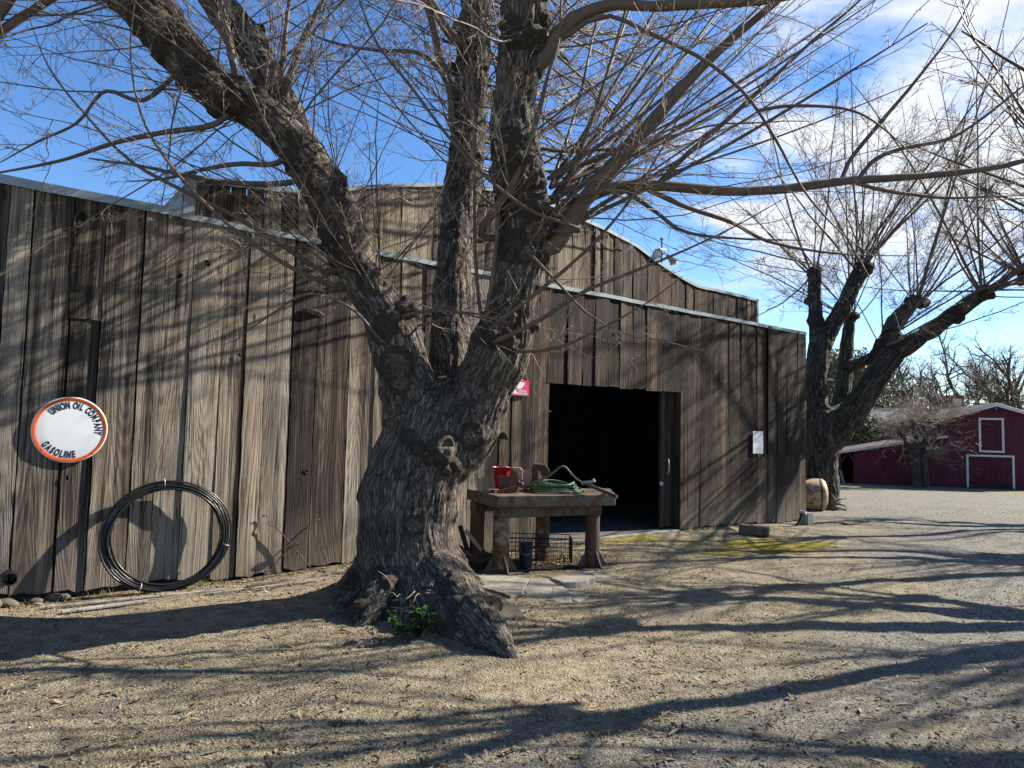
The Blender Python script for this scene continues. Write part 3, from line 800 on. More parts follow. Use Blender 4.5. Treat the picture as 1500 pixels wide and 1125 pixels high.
def bark_mesh(name, limbs, knobs, rings, voxel, kbark, amp, mat, parent, label=None, moss=0, tubes_k=18, wob=.0, smooth=3):
    mb = MB()
    for L in limbs:
        L = np.asarray(L); path, rad = L[:, :3], L[:, 3].copy()
        j = vn(np.stack([path[:, 0] * 3, path[:, 1] * 3, path[:, 2] * 3], 1), 71)
        V, F = tube(path, rad * (1 + .06 * j), tubes_k)
        c = np.repeat(path, tubes_k, 0); d = V - c
        q = 1 + .13 * fbm(V * 1.9 / max(rad.mean(), .05) * .35, 3, 72)[:, None] + wob * vn(V * 7, 75)[:, None]
        V = c + d * q
        mb.add(V, F)
        mb.add(*ico(path[-1], rad[-1] * .98, 2)); mb.add(*ico(path[0], rad[0] * .98, 2))
    for c, r in knobs:
        V, F = ico((0, 0, 0), 1, 3)
        q = 1 + .45 * fbm(V * 2.3 + np.asarray(c) * 3.1, 3, 77)[:, None]
        mb.add(V * q * r + np.asarray(c), F)
    for c, nrm, r, t in rings:      # callus rings round old pruning cuts
        u, v = frame(np.asarray(nrm, float)); a = np.linspace(0, 2 * math.pi, 22)[:-1]
        pts = [np.asarray(c) + r * (math.cos(x) * u * 1.0 + math.sin(x) * v * 1.2) for x in a] 
        pts = np.array(pts + [pts[0]]); mb.add(*tube(pts, t * (1 + .25 * np.sin(np.linspace(0, 9, len(pts)))), 8))
    me = bpy.data.meshes.new(name + '_raw'); me.from_pydata([tuple(v) for v in mb.arr()], [], mb.F)
    ob = bpy.data.objects.new('raw', me); C.objects.link(ob)
    md = ob.modifiers.new('remesh', 'REMESH'); md.mode = 'VOXEL'; md.voxel_size = voxel
    sm = ob.modifiers.new('smooth', 'SMOOTH'); sm.factor = .5; sm.iterations = smooth
    dg = bpy.context.evaluated_depsgraph_get(); new = bpy.data.meshes.new_from_object(ob.evaluated_get(dg))
    bpy.data.objects.remove(ob); bpy.data.meshes.remove(me)
    new.name = name
    n = len(new.vertices); co = np.empty(n * 3, np.float32); new.vertices.foreach_get('co', co); co = co.reshape(-1, 3).astype(float)
    nr = np.empty(n * 3, np.float32); new.vertices.foreach_get('normal', nr); nr = nr.reshape(-1, 3).astype(float)
    # straightened bark coordinates
    AP = []; AT = []; AU = []; AS = []; AR = []; off = 0
    for L in limbs:
        L = np.asarray(L); p = L[:, :3]; T = np.gradient(p, axis=0); T /= np.linalg.norm(T, axis=1)[:, None]
        u, v = frame(T[0]); s = np.concatenate([[0], np.cumsum(np.linalg.norm(np.diff(p, axis=0), axis=1))]) + off; off += 7.3
        for i in range(len(p)):
            u = u - T[i] * np.dot(u, T[i]); u /= np.linalg.norm(u)
            AP.append(p[i]); AT.append(T[i]); AU.append(u.copy()); AS.append(s[i]); AR.append(L[i, 3])
    AP, AT, AU, AS, AR = map(np.array, (AP, AT, AU, AS, AR)); AV = np.cross(AT, AU)
    bk = np.empty((n, 3))
    for a in range(0, n, 20000):
        d = co[a:a + 20000, None, :] - AP[None]; i = np.argmin(np.linalg.norm(d, axis=2) / AR[None], 1); k = np.arange(len(i))
        dd = d[k, i]; al = (dd * AT[i]).sum(1); rr = np.maximum(AR[i], .03)
        pu = (dd * AU[i]).sum(1); pv = (dd * AV[i]).sum(1); ln = np.hypot(pu, pv) + 1e-6
        q = (.35 * ln + .65 * rr) / ln
        tw = (AS[i] + al) * .12; ct, st = np.cos(tw), np.sin(tw)
        pu, pv = pu * q, pv * q
        bk[a:a + 20000] = np.stack([pu * ct - pv * st, pu * st + pv * ct, (AS[i] + al) * .17], 1)
    # burls and cuts carry gnarly rather than fissured bark
    g = np.zeros(n)
    for c, r in knobs: g = np.maximum(g, 1 - ss(.8, 1.35, np.linalg.norm(co - np.asarray(c), axis=1) / r))
    for c, nrm, r, t in rings: g = np.maximum(g, .9 * (1 - ss(1.1, 1.7, np.linalg.norm(co - np.asarray(c), axis=1) / (r + t))))
    bw = bk + .008 * np.stack([vn(bk * 12 * kbark, 85), vn(bk * 12 * kbark, 86), bk[:, 0] * 0], 1)
    f1 = np.minimum(np.abs(vn(bw * 16 * kbark, 81)) * 3.0, 1); f2 = np.minimum(np.abs(vn(bw * 38 * kbark, 82)) * 2.4, 1)
    fis = f1 * .65 + f2 * .35 - .65
    gn = fbm(co * 15 * kbark, 4, 83, .6); gr2 = np.abs(vn(co * 17 * kbark, 87)) * 1.6 - .5
    disp = amp * ((1 - g) * (fis * 1.25 + .5 * gn) + g * (gn * 1.2 + gr2 * .8))
    co = co + nr * disp[:, None]
    new.vertices.foreach_set('co', co.astype(np.float32).ravel())
    bk = bk * (1 - .6 * g[:, None]) + co * .6 * g[:, None]
    set_attr(new, 'bk', bk, 'FLOAT_VECTOR'); set_attr(new, 'burl', np.stack([g, g, g, g * 0 + 1], 1))
    new.polygons.foreach_set('use_smooth', np.ones(len(new.polygons), bool)); new.update()
    return put(name, new, M[mat], parent), AP, AT, AR

# ------------------------------------------------------------------ shoots and twigs (batched)
def nrmz(v): return v / (np.linalg.norm(v, axis=-1, keepdims=True) + 1e-9)
def grow(P0, D, L, N, up=0.0, wig=.1, droop=0.0):
    m = len(P0); D = nrmz(D); pts = np.empty((m, N, 3)); pts[:, 0] = P0
    w = np.zeros((m, 3)); st = (L / (N - 1))[:, None]
    for i in range(1, N):
        w = w * .75 + rng.normal(0, wig, (m, 3)) * .6
        t = i / (N - 1)
        d = nrmz(D + w + np.array([0, 0, 1.0]) * (up * t) - np.array([0, 0, 1.0]) * droop * t * t)
        pts[:, i] = pts[:, i - 1] + d * st
    return pts
def kids(P, per, a_lo, a_hi, l_lo, l_hi, N, t_lo=.12, t_hi=1.0, lens=None, up=.15, wig=.1, taper=.55):
    m, n, _ = P.shape; tot = m * per
    pi = np.repeat(np.arange(m), per); t = t_lo + (t_hi - t_lo) * rng.random(tot); x = t * (n - 1); i = np.minimum(x.astype(int), n - 2); f = (x - i)[:, None]
    p0 = P[pi, i] * (1 - f) + P[pi, i + 1] * f; T = nrmz(P[pi, i + 1] - P[pi, i])
    rv = nrmz(np.cross(T, rng.normal(0, 1, (tot, 3)))); a = R(a_lo) + (R(a_hi) - R(a_lo)) * rng.random(tot)
    D = T * np.cos(a)[:, None] + rv * np.sin(a)[:, None]
    L = (l_lo + (l_hi - l_lo) * rng.random(tot) ** 1.6) * (1 - taper * t)
    if lens is not None: L = L * lens[pi]
    return grow(p0, D, L, N, up, wig), pi, t
def btubes(P, R0, R1, k, pw=1.0):
    m, n, _ = P.shape; T = np.gradient(P, axis=1); T = nrmz(T)
    ref = np.where(np.abs(T[:, :1, 2:3]) < .85, np.array([0, 0, 1.0]), np.array([1.0, 0, 0]))
    u = nrmz(np.cross(T, np.broadcast_to(ref, T.shape))); v = np.cross(T, u)
    t = np.linspace(0, 1, n)[None] ** pw; rad = R0[:, None] * (1 - t) + R1[:, None] * t
    a = np.arange(k) * 2 * math.pi / k
    V = P[:, :, None] + rad[:, :, None, None] * (np.cos(a)[None, None, :, None] * u[:, :, None] + np.sin(a)[None, None, :, None] * v[:, :, None])
    b = (np.arange(m) * n * k)[:, None, None] + (np.arange(n - 1) * k)[None, :, None] + np.arange(k)[None, None]
    c = (np.arange(m) * n * k)[:, None, None] + (np.arange(n - 1) * k)[None, :, None] + ((np.arange(k) + 1) % k)[None, None]
    Q = np.stack([b, c, c + k, b + k], -1).reshape(-1, 4)
    return V.reshape(-1, 3), Q
def tubes_obj(name, groups, mat, parent):
    Vs = []; Qs = []; o = 0
    for P, r0, r1, k in groups:
        V, Q = btubes(P, np.broadcast_to(np.asarray(r0, float), (len(P),)), np.broadcast_to(np.asarray(r1, float), (len(P),)), k)
        Vs.append(V); Qs.append(Q + o); o += len(V)
    return put(name, fast_mesh(name, np.concatenate(Vs), np.concatenate(Qs)), M[mat], parent)

def px_branch(rows, n=24):
    P = limb_px(rows, n); return P

# ------------------------------------------------------------------ THE BIG TREE
tree = empty('pollarded_tree', (TREE[0], TREE[1], g1(TREE[0], TREE[1])), 0, 'huge gnarled pollarded tree with forked trunk in front of the board wall', 'tree')
gy0 = TREE[1]
print('tree foot', TREE)
TR = limb_px([(602, 908, 98, 7.5), (601, 862, 79, 7.5), (599, 825, 74, 7.5), (598, 780, 69, 7.5), (603, 740, 69, 7.5), (609, 703, 71, 7.5), (624, 662, 72, 7.52), (641, 622, 74, 7.58), (650, 604, 56, 7.6)], 44)
LL = limb_px([(618, 655, 50, 7.5), (612, 622, 50, 7.5), (603, 580, 47, 7.45), (588, 535, 45, 7.4), (575, 480, 42, 7.35), (553, 440, 38, 7.3), (529, 405, 36, 7.3), (512, 365, 37, 7.25), (494, 320, 38, 7.2), (474, 275, 38, 7.15), (447, 232, 36, 7.1), (415, 195, 34, 7.05), (370, 160, 33, 7.0), (318, 132, 36, 6.95), (275, 88, 37, 6.9), (232, 35, 38, 6.85), (190, -4, 34, 6.8), (120, -45, 26, 6.7), (40, -95, 22, 6.6)], 70)
LL[8:, 3] *= .90
LB = limb_px([(445, 225, 30, 7.3), (420, 178, 28, 7.5), (393, 115, 27, 7.6), (362, 60, 27, 7.7), (322, 8, 26, 7.8), (285, -60, 24, 7.9), (255, -150, 22, 8.0)], 30)
LM = limb_px([(668, 600, 44, 7.75), (664, 545, 37, 7.9), (660, 490, 33, 8.05), (663, 420, 28, 8.2), (668, 340, 25, 8.4), (680, 255, 27, 8.5), (687, 178, 26, 8.6), (693, 90, 26, 8.65), (698, 0, 25, 8.7), (702, -110, 23, 8.75), (690, -230, 20, 8.8)], 56)
LR = limb_px([(662, 672, 40, 7.5), (688, 618, 48, 7.55), (708, 565, 42, 7.5), (735, 505, 44, 7.4), (748, 445, 36, 7.3), (760, 385, 36, 7.25), (765, 330, 41, 7.2), (762, 275, 39, 7.15), (755, 222, 37, 7.1), (752, 160, 33, 7.05), (761, 90, 36, 7.0), (768, 0, 37, 6.95), (776, -110, 34, 6.9), (790, -220, 28, 6.85)], 64)
RT = [  # root flares, starting inside the trunk and ending under the soil
    [(634, 822, 24, 7.25), (650, 842, 31, 7.08), (668, 866, 35, 6.86), (690, 892, 35, 6.5), (712, 920, 27, 6.2), (733, 943, 19, 5.95), (745, 957, 13, 5.86), (756, 978, 6, 5.78)],
    [(622, 838, 26, 7.2), (632, 862, 32, 7.02), (644, 890, 30, 6.7), (658, 918, 25, 6.42), (684, 946, 14, 6.15), (704, 966, 6, 6.0)],
    [(582, 830, 32, 7.35), (572, 855, 37, 7.17), (556, 882, 32, 6.92), (538, 906, 23, 6.68), (522, 926, 11, 6.52), (505, 946, 5, 6.4)],
    [(562, 832, 26, 7.5), (546, 855, 28, 7.4), (523, 874, 24, 7.3), (503, 891, 19, 7.2), (484, 908, 9, 7.1), (468, 922, 4, 7.0)],
    [(602, 840, 36, 7.25), (598, 882, 32, 7.02), (594, 908, 22, 6.78), (590, 932, 9, 6.6)],
    [(640, 810, 32, 7.75), (668, 846, 26, 7.9), (696, 862, 16, 8.05), (722, 874, 7, 8.2)],
    [(556, 820, 34, 7.75), (528, 850, 24, 8.0), (500, 866, 12, 8.4)],
]
roots = [limb_px(r, 16) for r in RT]
def on_limb(L, px, py, side=-1, lift=.75):
    """point on the camera side of the limb surface near pixel"""
    Lp = L[:, :3]; r = ray(px, py); c = np.array([0, 0, EYE])
    pr = proj(Lp)
    i = int(np.argmin(np.hypot(pr[:, 0] - px, pr[:, 1] - py)))
    rad = L[i, 3]; p = at_y(px, py, Lp[i, 1]); d = np.linalg.norm(p - Lp[i]); back = math.sqrt(max(rad * rad - min(d, rad * .98) ** 2, 0))
    q = p - r / np.linalg.norm(r) * back * lift / .75
    n = q - Lp[i]; return q, n / np.linalg.norm(n), rad
KN = []; RG = []
for L, lst in ((TR, [(652, 668, .105), (640, 656, .075), (612, 656, .06), (668, 682, .06), (742, 640, .05), (657, 690, .055), (598, 640, .07), (630, 674, .05)]),
               (LL, [(578, 545, .12), (600, 452, .15), (575, 470, .11), (548, 405, .09), (505, 345, .12), (560, 490, .10), (500, 290, .12), (463, 250, .10), (478, 315, .09), (520, 380, .10), (440, 205, .09), (345, 150, .10), (300, 125, .14), (318, 165, .11), (282, 70, .12), (225, 20, .14), (205, 45, .11), (395, 205, .08), (420, 235, .08), (250, 62, .12), (375, 150, .09)]),
               (LR, [(725, 485, .15), (745, 500, .11), (786, 478, .08), (705, 490, .10), (752, 362, .14), (800, 335, .14), (790, 300, .16), (735, 225, .11), (765, 235, .16), (745, 205, .10), (798, 380, .10), (740, 305, .09), (788, 420, .06), (775, 262, .14), (722, 250, .09), (790, 60, .13), (800, 30, .10), (745, 40, .1), (775, -60, .16)]),
               (LM, [(700, 230, .08), (662, 250, .08), (660, 100, .08), (690, 190, .07), (665, 330, .05), (668, 40, .10), (700, -80, .14), (672, 160, .09), (705, 120, .07)]),
               (LB, [(410, 150, .08), (440, 190, .09), (350, 30, .10), (300, -60, .13), (418, 130, .07)])):
    for px, py, r in lst:
        r = r * KD
        q, n, rad = on_limb(L, px, py); KN.append((q - n * r * .45, r))
for L, lst in ((TR, [(605, 770, .05), (690, 640, .07), (655, 655, .075)]), (LL, [(580, 535, .09), (550, 408, .09), (515, 345, .10), (470, 262, .075), (560, 415, .06), (510, 375, .06), (525, 335, .07), (312, 130, .09), (232, 32, .10), (285, 80, .08), (490, 305, .08), (585, 560, .06)]), (LR, [(742, 465, .075), (785, 340, .075), (735, 220, .07), (770, 370, .06), (782, 478, .06)]), (LM, [(660, 345, .05), (700, 225, .05)])):
    for px, py, r in lst:
        r = r * KD
        q, n, rad = on_limb(L, px, py); RG.append((q - n * .012, n, r, r * .27))
def warts(L, n, i0, i1, lo, hi):
    for _ in range(n):
        i = random.randint(i0, i1); T = L[i + 1, :3] - L[i - 1, :3]; T = T / np.linalg.norm(T); u, v = frame(T); a = random.uniform(0, 6.28)
        d = u * math.cos(a) + v * math.sin(a); r = random.uniform(lo, hi); KN.append((L[i, :3] + d * (L[i, 3] - r * .35), r))
warts(LL, 46, 10, 66, .035, .085); warts(LR, 26, 16, 60, .035, .08); warts(LM, 10, 14, 52, .03, .055); warts(LB, 14, 3, 27, .03, .07)
for q_ in roots[:4]: warts(q_, 11, 4, 12, .035, .075)
roots_done = True
trunk, AP, AT, AR = bark_mesh('trunk', [TR, LL, LB, LM, LR] + roots, KN, RG, .0145, 1.0, .0165, 'old_bark', tree, wob=.05, smooth=7)

# hand-read main branches (smooth young wood)
BR = [
    [(806, 365, 15, 7.2), (835, 318, 14, 7.15), (880, 268, 12, 7.1), (935, 200, 12, 7.05), (1000, 130, 10, 7.0), (1060, 65, 9, 6.95), (1140, 3, 8, 6.9), (1230, -90, 6, 6.8)],
    [(806, 330, 16, 7.3), (838, 298, 14, 7.4), (890, 276, 10, 7.5), (960, 272, 8.5, 7.6), (1060, 280, 8, 7.7), (1130, 279, 8, 7.8), (1240, 265, 7.5, 7.9), (1350, 258, 7, 8.0), (1440, 248, 6.5, 8.1), (1510, 233, 5.5, 8.2), (1640, 190, 3.5, 8.3)],
    [(790, 95, 15, 6.95), (815, 55, 14, 6.9), (845, 22, 11, 6.85), (890, 8, 9.5, 6.8), (960, 9, 9, 6.75), (1040, 5, 8.5, 6.7), (1110, 2, 8, 6.65), (1190, -14, 7, 6.6), (1300, -60, 5, 6.5)],
    [(815, 60, 5, 6.9), (870, 22, 4, 6.8), (940, 45, 3.6, 6.75), (1010, 75, 3.4, 6.7), (1060, 110, 3.3, 6.7), (1115, 165, 3, 6.65), (1165, 260, 2.6, 6.6), (1220, 330, 2, 6.6), (1300, 390, 1.3, 6.6)],
    [(960, 274, 4.5, 7.6), (1000, 232, 4.2, 7.5), (1060, 180, 4, 7.4), (1110, 135, 3.6, 7.3), (1190, 60, 3.2, 7.2), (1260, 0, 2.6, 7.1), (1310, -60, 2, 7.0)],
    [(950, 278, 4, 7.6), (1010, 305, 3.8, 7.7), (1070, 325, 3.4, 7.8), (1130, 355, 3, 7.9), (1230, 372, 2.2, 8.0), (1330, 375, 1.4, 8.1)],
    [(910, 275, 3.6, 7.5), (960, 310, 3.2, 7.5), (1005, 340, 2.8, 7.5), (1090, 350, 2.4, 7.5), (1180, 352, 1.6, 7.5)],
    [(1232, 266, 3.6, 7.9), (1245, 235, 3.4, 7.9), (1285, 185, 3.2, 7.85), (1340, 120, 2.8, 7.8), (1400, 40, 2.2, 7.7), (1440, -40, 1.6, 7.6)],
    [(1258, 262, 3.6, 7.9), (1280, 235, 3.4, 7.95), (1320, 218, 3.2, 8.0), (1385, 205, 2.9, 8.1), (1430, 180, 2.6, 8.1), (1500, 125, 2, 8.2), (1560, 80, 1.4, 8.2)],
    [(1250, 267, 3.2, 7.9), (1290, 278, 3, 7.9), (1330, 284, 2.8, 8.0), (1390, 290, 2.4, 8.0), (1500, 286, 1.7, 8.1)],
    [(1110, 162, 2.8, 6.65), (1160, 155, 2.6, 6.6), (1240, 160, 2.3, 6.6), (1290, 185, 2, 6.6), (1350, 240, 1.5, 6.6)],
    [(-20, 52, 8, 6.6), (20, 32, 8, 6.7), (60, 8, 8.5, 6.75), (110, -22, 9, 6.8), (170, -30, 10, 6.8)],
    [(705, 345, 5.5, 7.1), (712, 320, 6, 6.95), (745, 285, 6, 6.9), (770, 225, 5.5, 6.85), (785, 180, 5, 6.8), (800, 120, 4.6, 6.75), (818, 60, 4.2, 6.7), (822, 0, 3.6, 6.6)],
    [(665, 55, 9, 8.4), (640, 20, 8, 8.3), (620, -20, 7, 8.2), (590, -80, 6, 8.1)],
    [(663, 130, 7, 8.5), (645, 90, 6.5, 8.4), (635, 40, 6, 8.3), (615, -10, 5, 8.2), (590, -70, 4, 8.1)],
    [(664, 195, 5, 8.4), (650, 100, 4.5, 8.3), (620, 80, 4, 8.2), (560, 75, 3.5, 8.1), (480, 60, 3, 8.0), (420, 30, 2.5, 8.0)],
    [(415, 140, 6, 7.4), (424, 118, 6, 7.35), (436, 75, 5.5, 7.3), (458, 28, 5, 7.2), (480, -10, 4.5, 7.1), (510, -70, 3.5, 7.0)],
    [(412, 138, 5, 7.4), (414, 100, 4.8, 7.4), (418, 50, 4.5, 7.4), (424, 0, 4, 7.4), (430, -60, 3, 7.3)],
    [(345, 115, 6, 6.9), (340, 90, 6.5, 6.85), (332, 40, 6, 6.8), (322, 0, 5.5, 6.75), (310, -60, 4.5, 6.7)],
    [(315, 182, 4.4, 6.85), (250, 192, 4.2, 6.8), (165, 210, 3.8, 6.75), (90, 235, 3.3, 6.7), (15, 250, 2.8, 6.65), (-60, 262, 2, 6.6)],
    [(252, 115, 3.8, 6.9), (200, 150, 3.6, 6.7), (160, 130, 3.2, 6.6), (120, 175, 3, 6.5), (60, 205, 2.6, 6.4), (0, 238, 2, 6.4)],
    [(420, 268, 4.6, 7.05), (345, 268, 4.4, 7.0), (275, 258, 4, 6.95), (190, 240, 3.4, 6.9), (130, 232, 2.6, 6.8)],
    [(402, 240, 4.4, 7.05), (350, 240, 4, 7.0), (290, 250, 3.6, 7.0), (240, 262, 3, 6.9), (190, 266, 2, 6.9)],
    [(480, 400, 4.4, 7.25), (430, 370, 4.2, 7.0), (350, 320, 3.8, 6.8), (260, 275, 3.4, 6.6), (190, 235, 3, 6.5), (110, 150, 2.6, 6.4), (60, 80, 2, 6.3), (40, 20, 1.5, 6.2)],
    [(497, 420, 3.8, 7.2), (440, 400, 3.6, 6.9), (330, 325, 3.2, 6.6), (240, 230, 2.8, 6.4), (205, 160, 2.5, 6.3), (190, 60, 2.1, 6.2), (200, -20, 1.5, 6.1)],
    [(560, 500, 2.4, 7.1), (505, 445, 2.3, 6.9), (440, 432, 2.1, 6.8), (385, 470, 2.1, 6.75), (340, 502, 1.6, 6.7)],
    [(725, 500, 4.2, 7.0), (760, 490, 4, 6.9), (800, 462, 3.6, 6.8), (860, 425, 3.2, 6.7), (960, 385, 2.6, 6.6), (1060, 340, 2, 6.5), (1150, 290, 1.3, 6.4)],
    [(720, 480, 4, 7.0), (745, 465, 3.8, 6.9), (790, 425, 3.4, 6.85), (850, 375, 3, 6.8), (910, 310, 2.6, 6.75), (980, 200, 2, 6.7), (1030, 90, 1.4, 6.6)],
    [(765, 515, 2.8, 7.1), (800, 516, 2.7, 7.0), (860, 490, 2.4, 6.9), (930, 455, 2, 6.8), (1000, 405, 1.5, 6.7)],
    [(770, 368, 2.6, 7.0), (800, 395, 2.4, 6.9), (840, 440, 2.2, 6.85), (900, 485, 1.9, 6.8), (995, 500, 1.3, 6.7)],
    [(852, 338, 2.6, 6.9), (780, 310, 2.8, 6.8), (715, 262, 3, 6.7), (640, 180, 3.2, 6.6), (590, 110, 3.4, 6.5), (550, 60, 3.2, 6.45), (520, -20, 3, 6.4)],
    [(640, 470, 2.2, 7.2), (670, 458, 2.1, 7.1), (690, 458, 2.1, 7.0), (730, 470, 2.4, 6.95)],
    [(575, 470, 3.2, 7.2), (600, 460, 3, 7.05), (660, 455, 2.6, 6.95), (740, 480, 2, 6.9)],
    [(708, 470, 3.2, 7.2), (700, 420, 3, 7.1), (694, 320, 2.7, 7.0), (697, 200, 2.4, 6.9), (690, 90, 2, 6.8), (712, -10, 1.5, 6.8)],
    [(715, 465, 3, 7.1), (722, 400, 3, 7.0), (728, 340, 3, 6.95), (735, 270, 2.6, 6.9)],
]
n0 = 26
BP = []
for b_ in BR:
    L_ = limb_px(b_, 60); i = int(np.argmin(np.linalg.norm(AP - L_[0, :3], axis=1)))
    if np.linalg.norm(AP[i] - L_[0, :3]) < 1.1 and 3 < len(b_) and not (b_[0][2] < 4.6 and 900 < b_[0][0]):
        L_ = spline(np.vstack([[*AP[i], L_[0, 3]], *[limb_px(b_, len(b_))]]), 60)
    q_ = L_[np.linspace(0, 59, n0).round().astype(int)]; q_[:, 3] *= 1 - .55 * np.linspace(0, 1, n0) ** 2; BP.append(q_)
KNOBS_R = [(808, 335, 7.25), (812, 300, 7.25), (800, 285, 7.2), (808, 270, 7.2), (815, 262, 7.3)]
# bundles of straight pollard shoots rising right of the trunk
for k in range(30):
    c = at_y(*[(806, 345), (810, 318), (808, 290), (803, 262), (800, 300), (806, 275)][k % 6], (7.15 + random.uniform(-.12, .2)) * KD)
    ang = random.uniform(18, 78); ex = random.uniform(360, 620)
    px1, py1 = 815 + ex * math.cos(R(ang)), 290 - ex * math.sin(R(ang)) * 1.0
    yy = (7.2 + random.uniform(-.9, 3.4)) * KD; q = at_y(px1, py1, yy)
    bend = random.uniform(.0, .25); r0 = random.uniform(.008, .023)
    m1 = c + (q - c) * .33 + np.array([.25 * bend, 0, -.5 * bend]); m2 = c + (q - c) * .66 + np.array([.18 * bend, 0, -.45 * bend])
    P = spline([(*c, r0), (*m1, r0 * .8), (*m2, r0 * .62), (*q, r0 * .25)], n0); BP.append(P)

def auto_shoots(L, n, i0, i1, lmin, lmax, outx, rr=(.004, .0105), up=.55, depth=(-1, 1)):
    """n shoots from random spots of a limb, away from its axis"""
    out = []
    for _ in range(n):
        i = random.randint(i0, i1); p = L[i, :3]; rad = L[i, 3]
        d = np.array([random.gauss(outx, .8), random.uniform(*depth), random.gauss(up, .6)]); d /= np.linalg.norm(d)
        T = L[min(i + 1, len(L) - 1), :3] - L[max(i - 1, 0), :3]; T = T / np.linalg.norm(T)
        side = d - T * np.dot(d, T); side /= np.linalg.norm(side) + 1e-9
        out.append((p + side * rad * .8, d, random.uniform(lmin, lmax), random.uniform(*rr)))
    return out
SH = auto_shoots(LL, 84, 14, 66, 1.2, 3.6, -.55, depth=(-.9, 1)) + auto_shoots(LB, 30, 4, 29, 1.5, 3.8, -.2) + auto_shoots(LM, 54, 22, 55, 1.5, 3.8, -.5, depth=(-.6, 1)) \
   + auto_shoots(LR, 38, 26, 63, 1.6, 4.4, .75, depth=(-.9, 1)) + auto_shoots(LR, 20, 22, 60, 1.0, 2.6, -.6, depth=(-1, .4)) + auto_shoots(LM, 14, 18, 40, 1.0, 2.4, .5, depth=(-.5, .5))
for k in range(32):      # shoots that lean back over the barn roof
    i = random.randint(22, 50); c = LM[i, :3]; q = wall_pt(random.uniform(5.0, 9.5), random.uniform(5.2, 8.6), random.uniform(.2, .85)); r0 = random.uniform(.011, .022)
    m1 = c + (q - c) * .35 + np.array([0, 0, -.15]); m2 = c + (q - c) * .68 + np.array([0, 0, -.12]); BP.append(spline([(*c, r0), (*m1, r0 * .85), (*m2, r0 * .68), (*q, r0 * .35)], n0))
SH += auto_shoots(LM, 26, 24, 55, 2.6, 5.0, .7, (.009, .02), .6, depth=(.1, 1.3)) + auto_shoots(LR, 12, 30, 63, 2.6, 4.6, .8, (.009, .02), .5, depth=(.3, 1.3))
for tip, n in ((LL[-1], 26), (LB[-1], 26), (LM[-1], 24), (LR[-1], 24)):
    for _ in range(n):
        d = np.array([random.gauss(0, .8), random.gauss(0, .8), random.uniform(.1, 1.1)]); SH.append((tip[:3], d, random.uniform(2, 4.6), random.uniform(.009, .02)))
P0 = np.array([s[0] for s in SH]); D0 = np.array([s[1] for s in SH]); L0 = np.array([s[2] for s in SH]); R0 = np.array([s[3] for s in SH])
SP = grow(P0, D0, L0, n0, .35, .10, .25)
A = np.concatenate([np.array([b[:, :3] for b in BP]), SP]); AR0 = np.concatenate([[b[0, 3] for b in BP], R0]); AR1 = np.concatenate([[max(b[-1, 3], .0022) for b in BP], R0 * .28])
AL = np.linalg.norm(np.diff(A, axis=1), axis=2).sum(1)
# exact radii for the hand-read branches
Vs = []; Qs = []; o_ = 0
for b in BP:
    V, F = tube(b[:, :3], np.maximum(b[:, 3], .0022) * (1 + .05 * rng.normal(0, 1, len(b))), 9, False); Vs.append(V); Qs.append(np.array(F) + o_); o_ += len(V)
V, Q = btubes(SP, R0, R0 * .25, 6); Vs.append(V); Qs.append(Q + o_)
put('branches', fast_mesh('branches', np.concatenate(Vs), np.concatenate(Qs)), M['shoot_bark'], tree)
per = 7
K1, pi, t1 = kids(A, per, 18, 58, .25, 1.7, 12, .1, .97, np.clip(AL / 3.2, .45, 1.3), .22, .16, .4)
k1r = .0028 + .0026 * rng.random(len(K1))
K2, pi2, _ = kids(K1, 5, 25, 65, .07, .42, 6, .1, 1.0, None, .12, .20)
K3, _, _ = kids(K2, 3, 30, 75, .012, .075, 3, .15, 1.0, None, .3, .1)
K3b, _, _ = kids(K1, 5, 35, 80, .012, .05, 3, .05, 1.0, None, .3, .1)
tubes_obj('twigs', [(K1, k1r, .0015, 4), (K2, .0024, .0013, 3), (K3, .0019, .0014, 3), (K3b, .0022, .0016, 3)], 'twig_bark', tree)
# swollen pale buds on the twigs near the lens
for px, py, Y in ((500, 75, 6.5), (508, 80, 6.5), (517, 78, 6.5), (580, 62, 6.5), (606, 48, 6.5), (622, 66, 6.5), (628, 65, 6.5), (503, 98, 6.5), (580, 80, 6.5), (585, 88, 6.5), (596, 82, 6.5), (578, 90, 6.5), (536, 85, 6.5), (700, 240, 6.75), (725, 285, 6.8), (740, 283, 6.8), (747, 313, 6.85), (862, 338, 6.9), (878, 352, 6.9), (884, 344, 6.9), (888, 348, 6.9), (853, 330, 6.9)):
    c = at_y(px + random.uniform(-2, 2), py + random.uniform(-2, 2), Y * KD); mb = MB(); mb.add(*ico(c, (.016, .014, .02), 2)); put('bud', mb, M['bud'], tree, smooth=True)

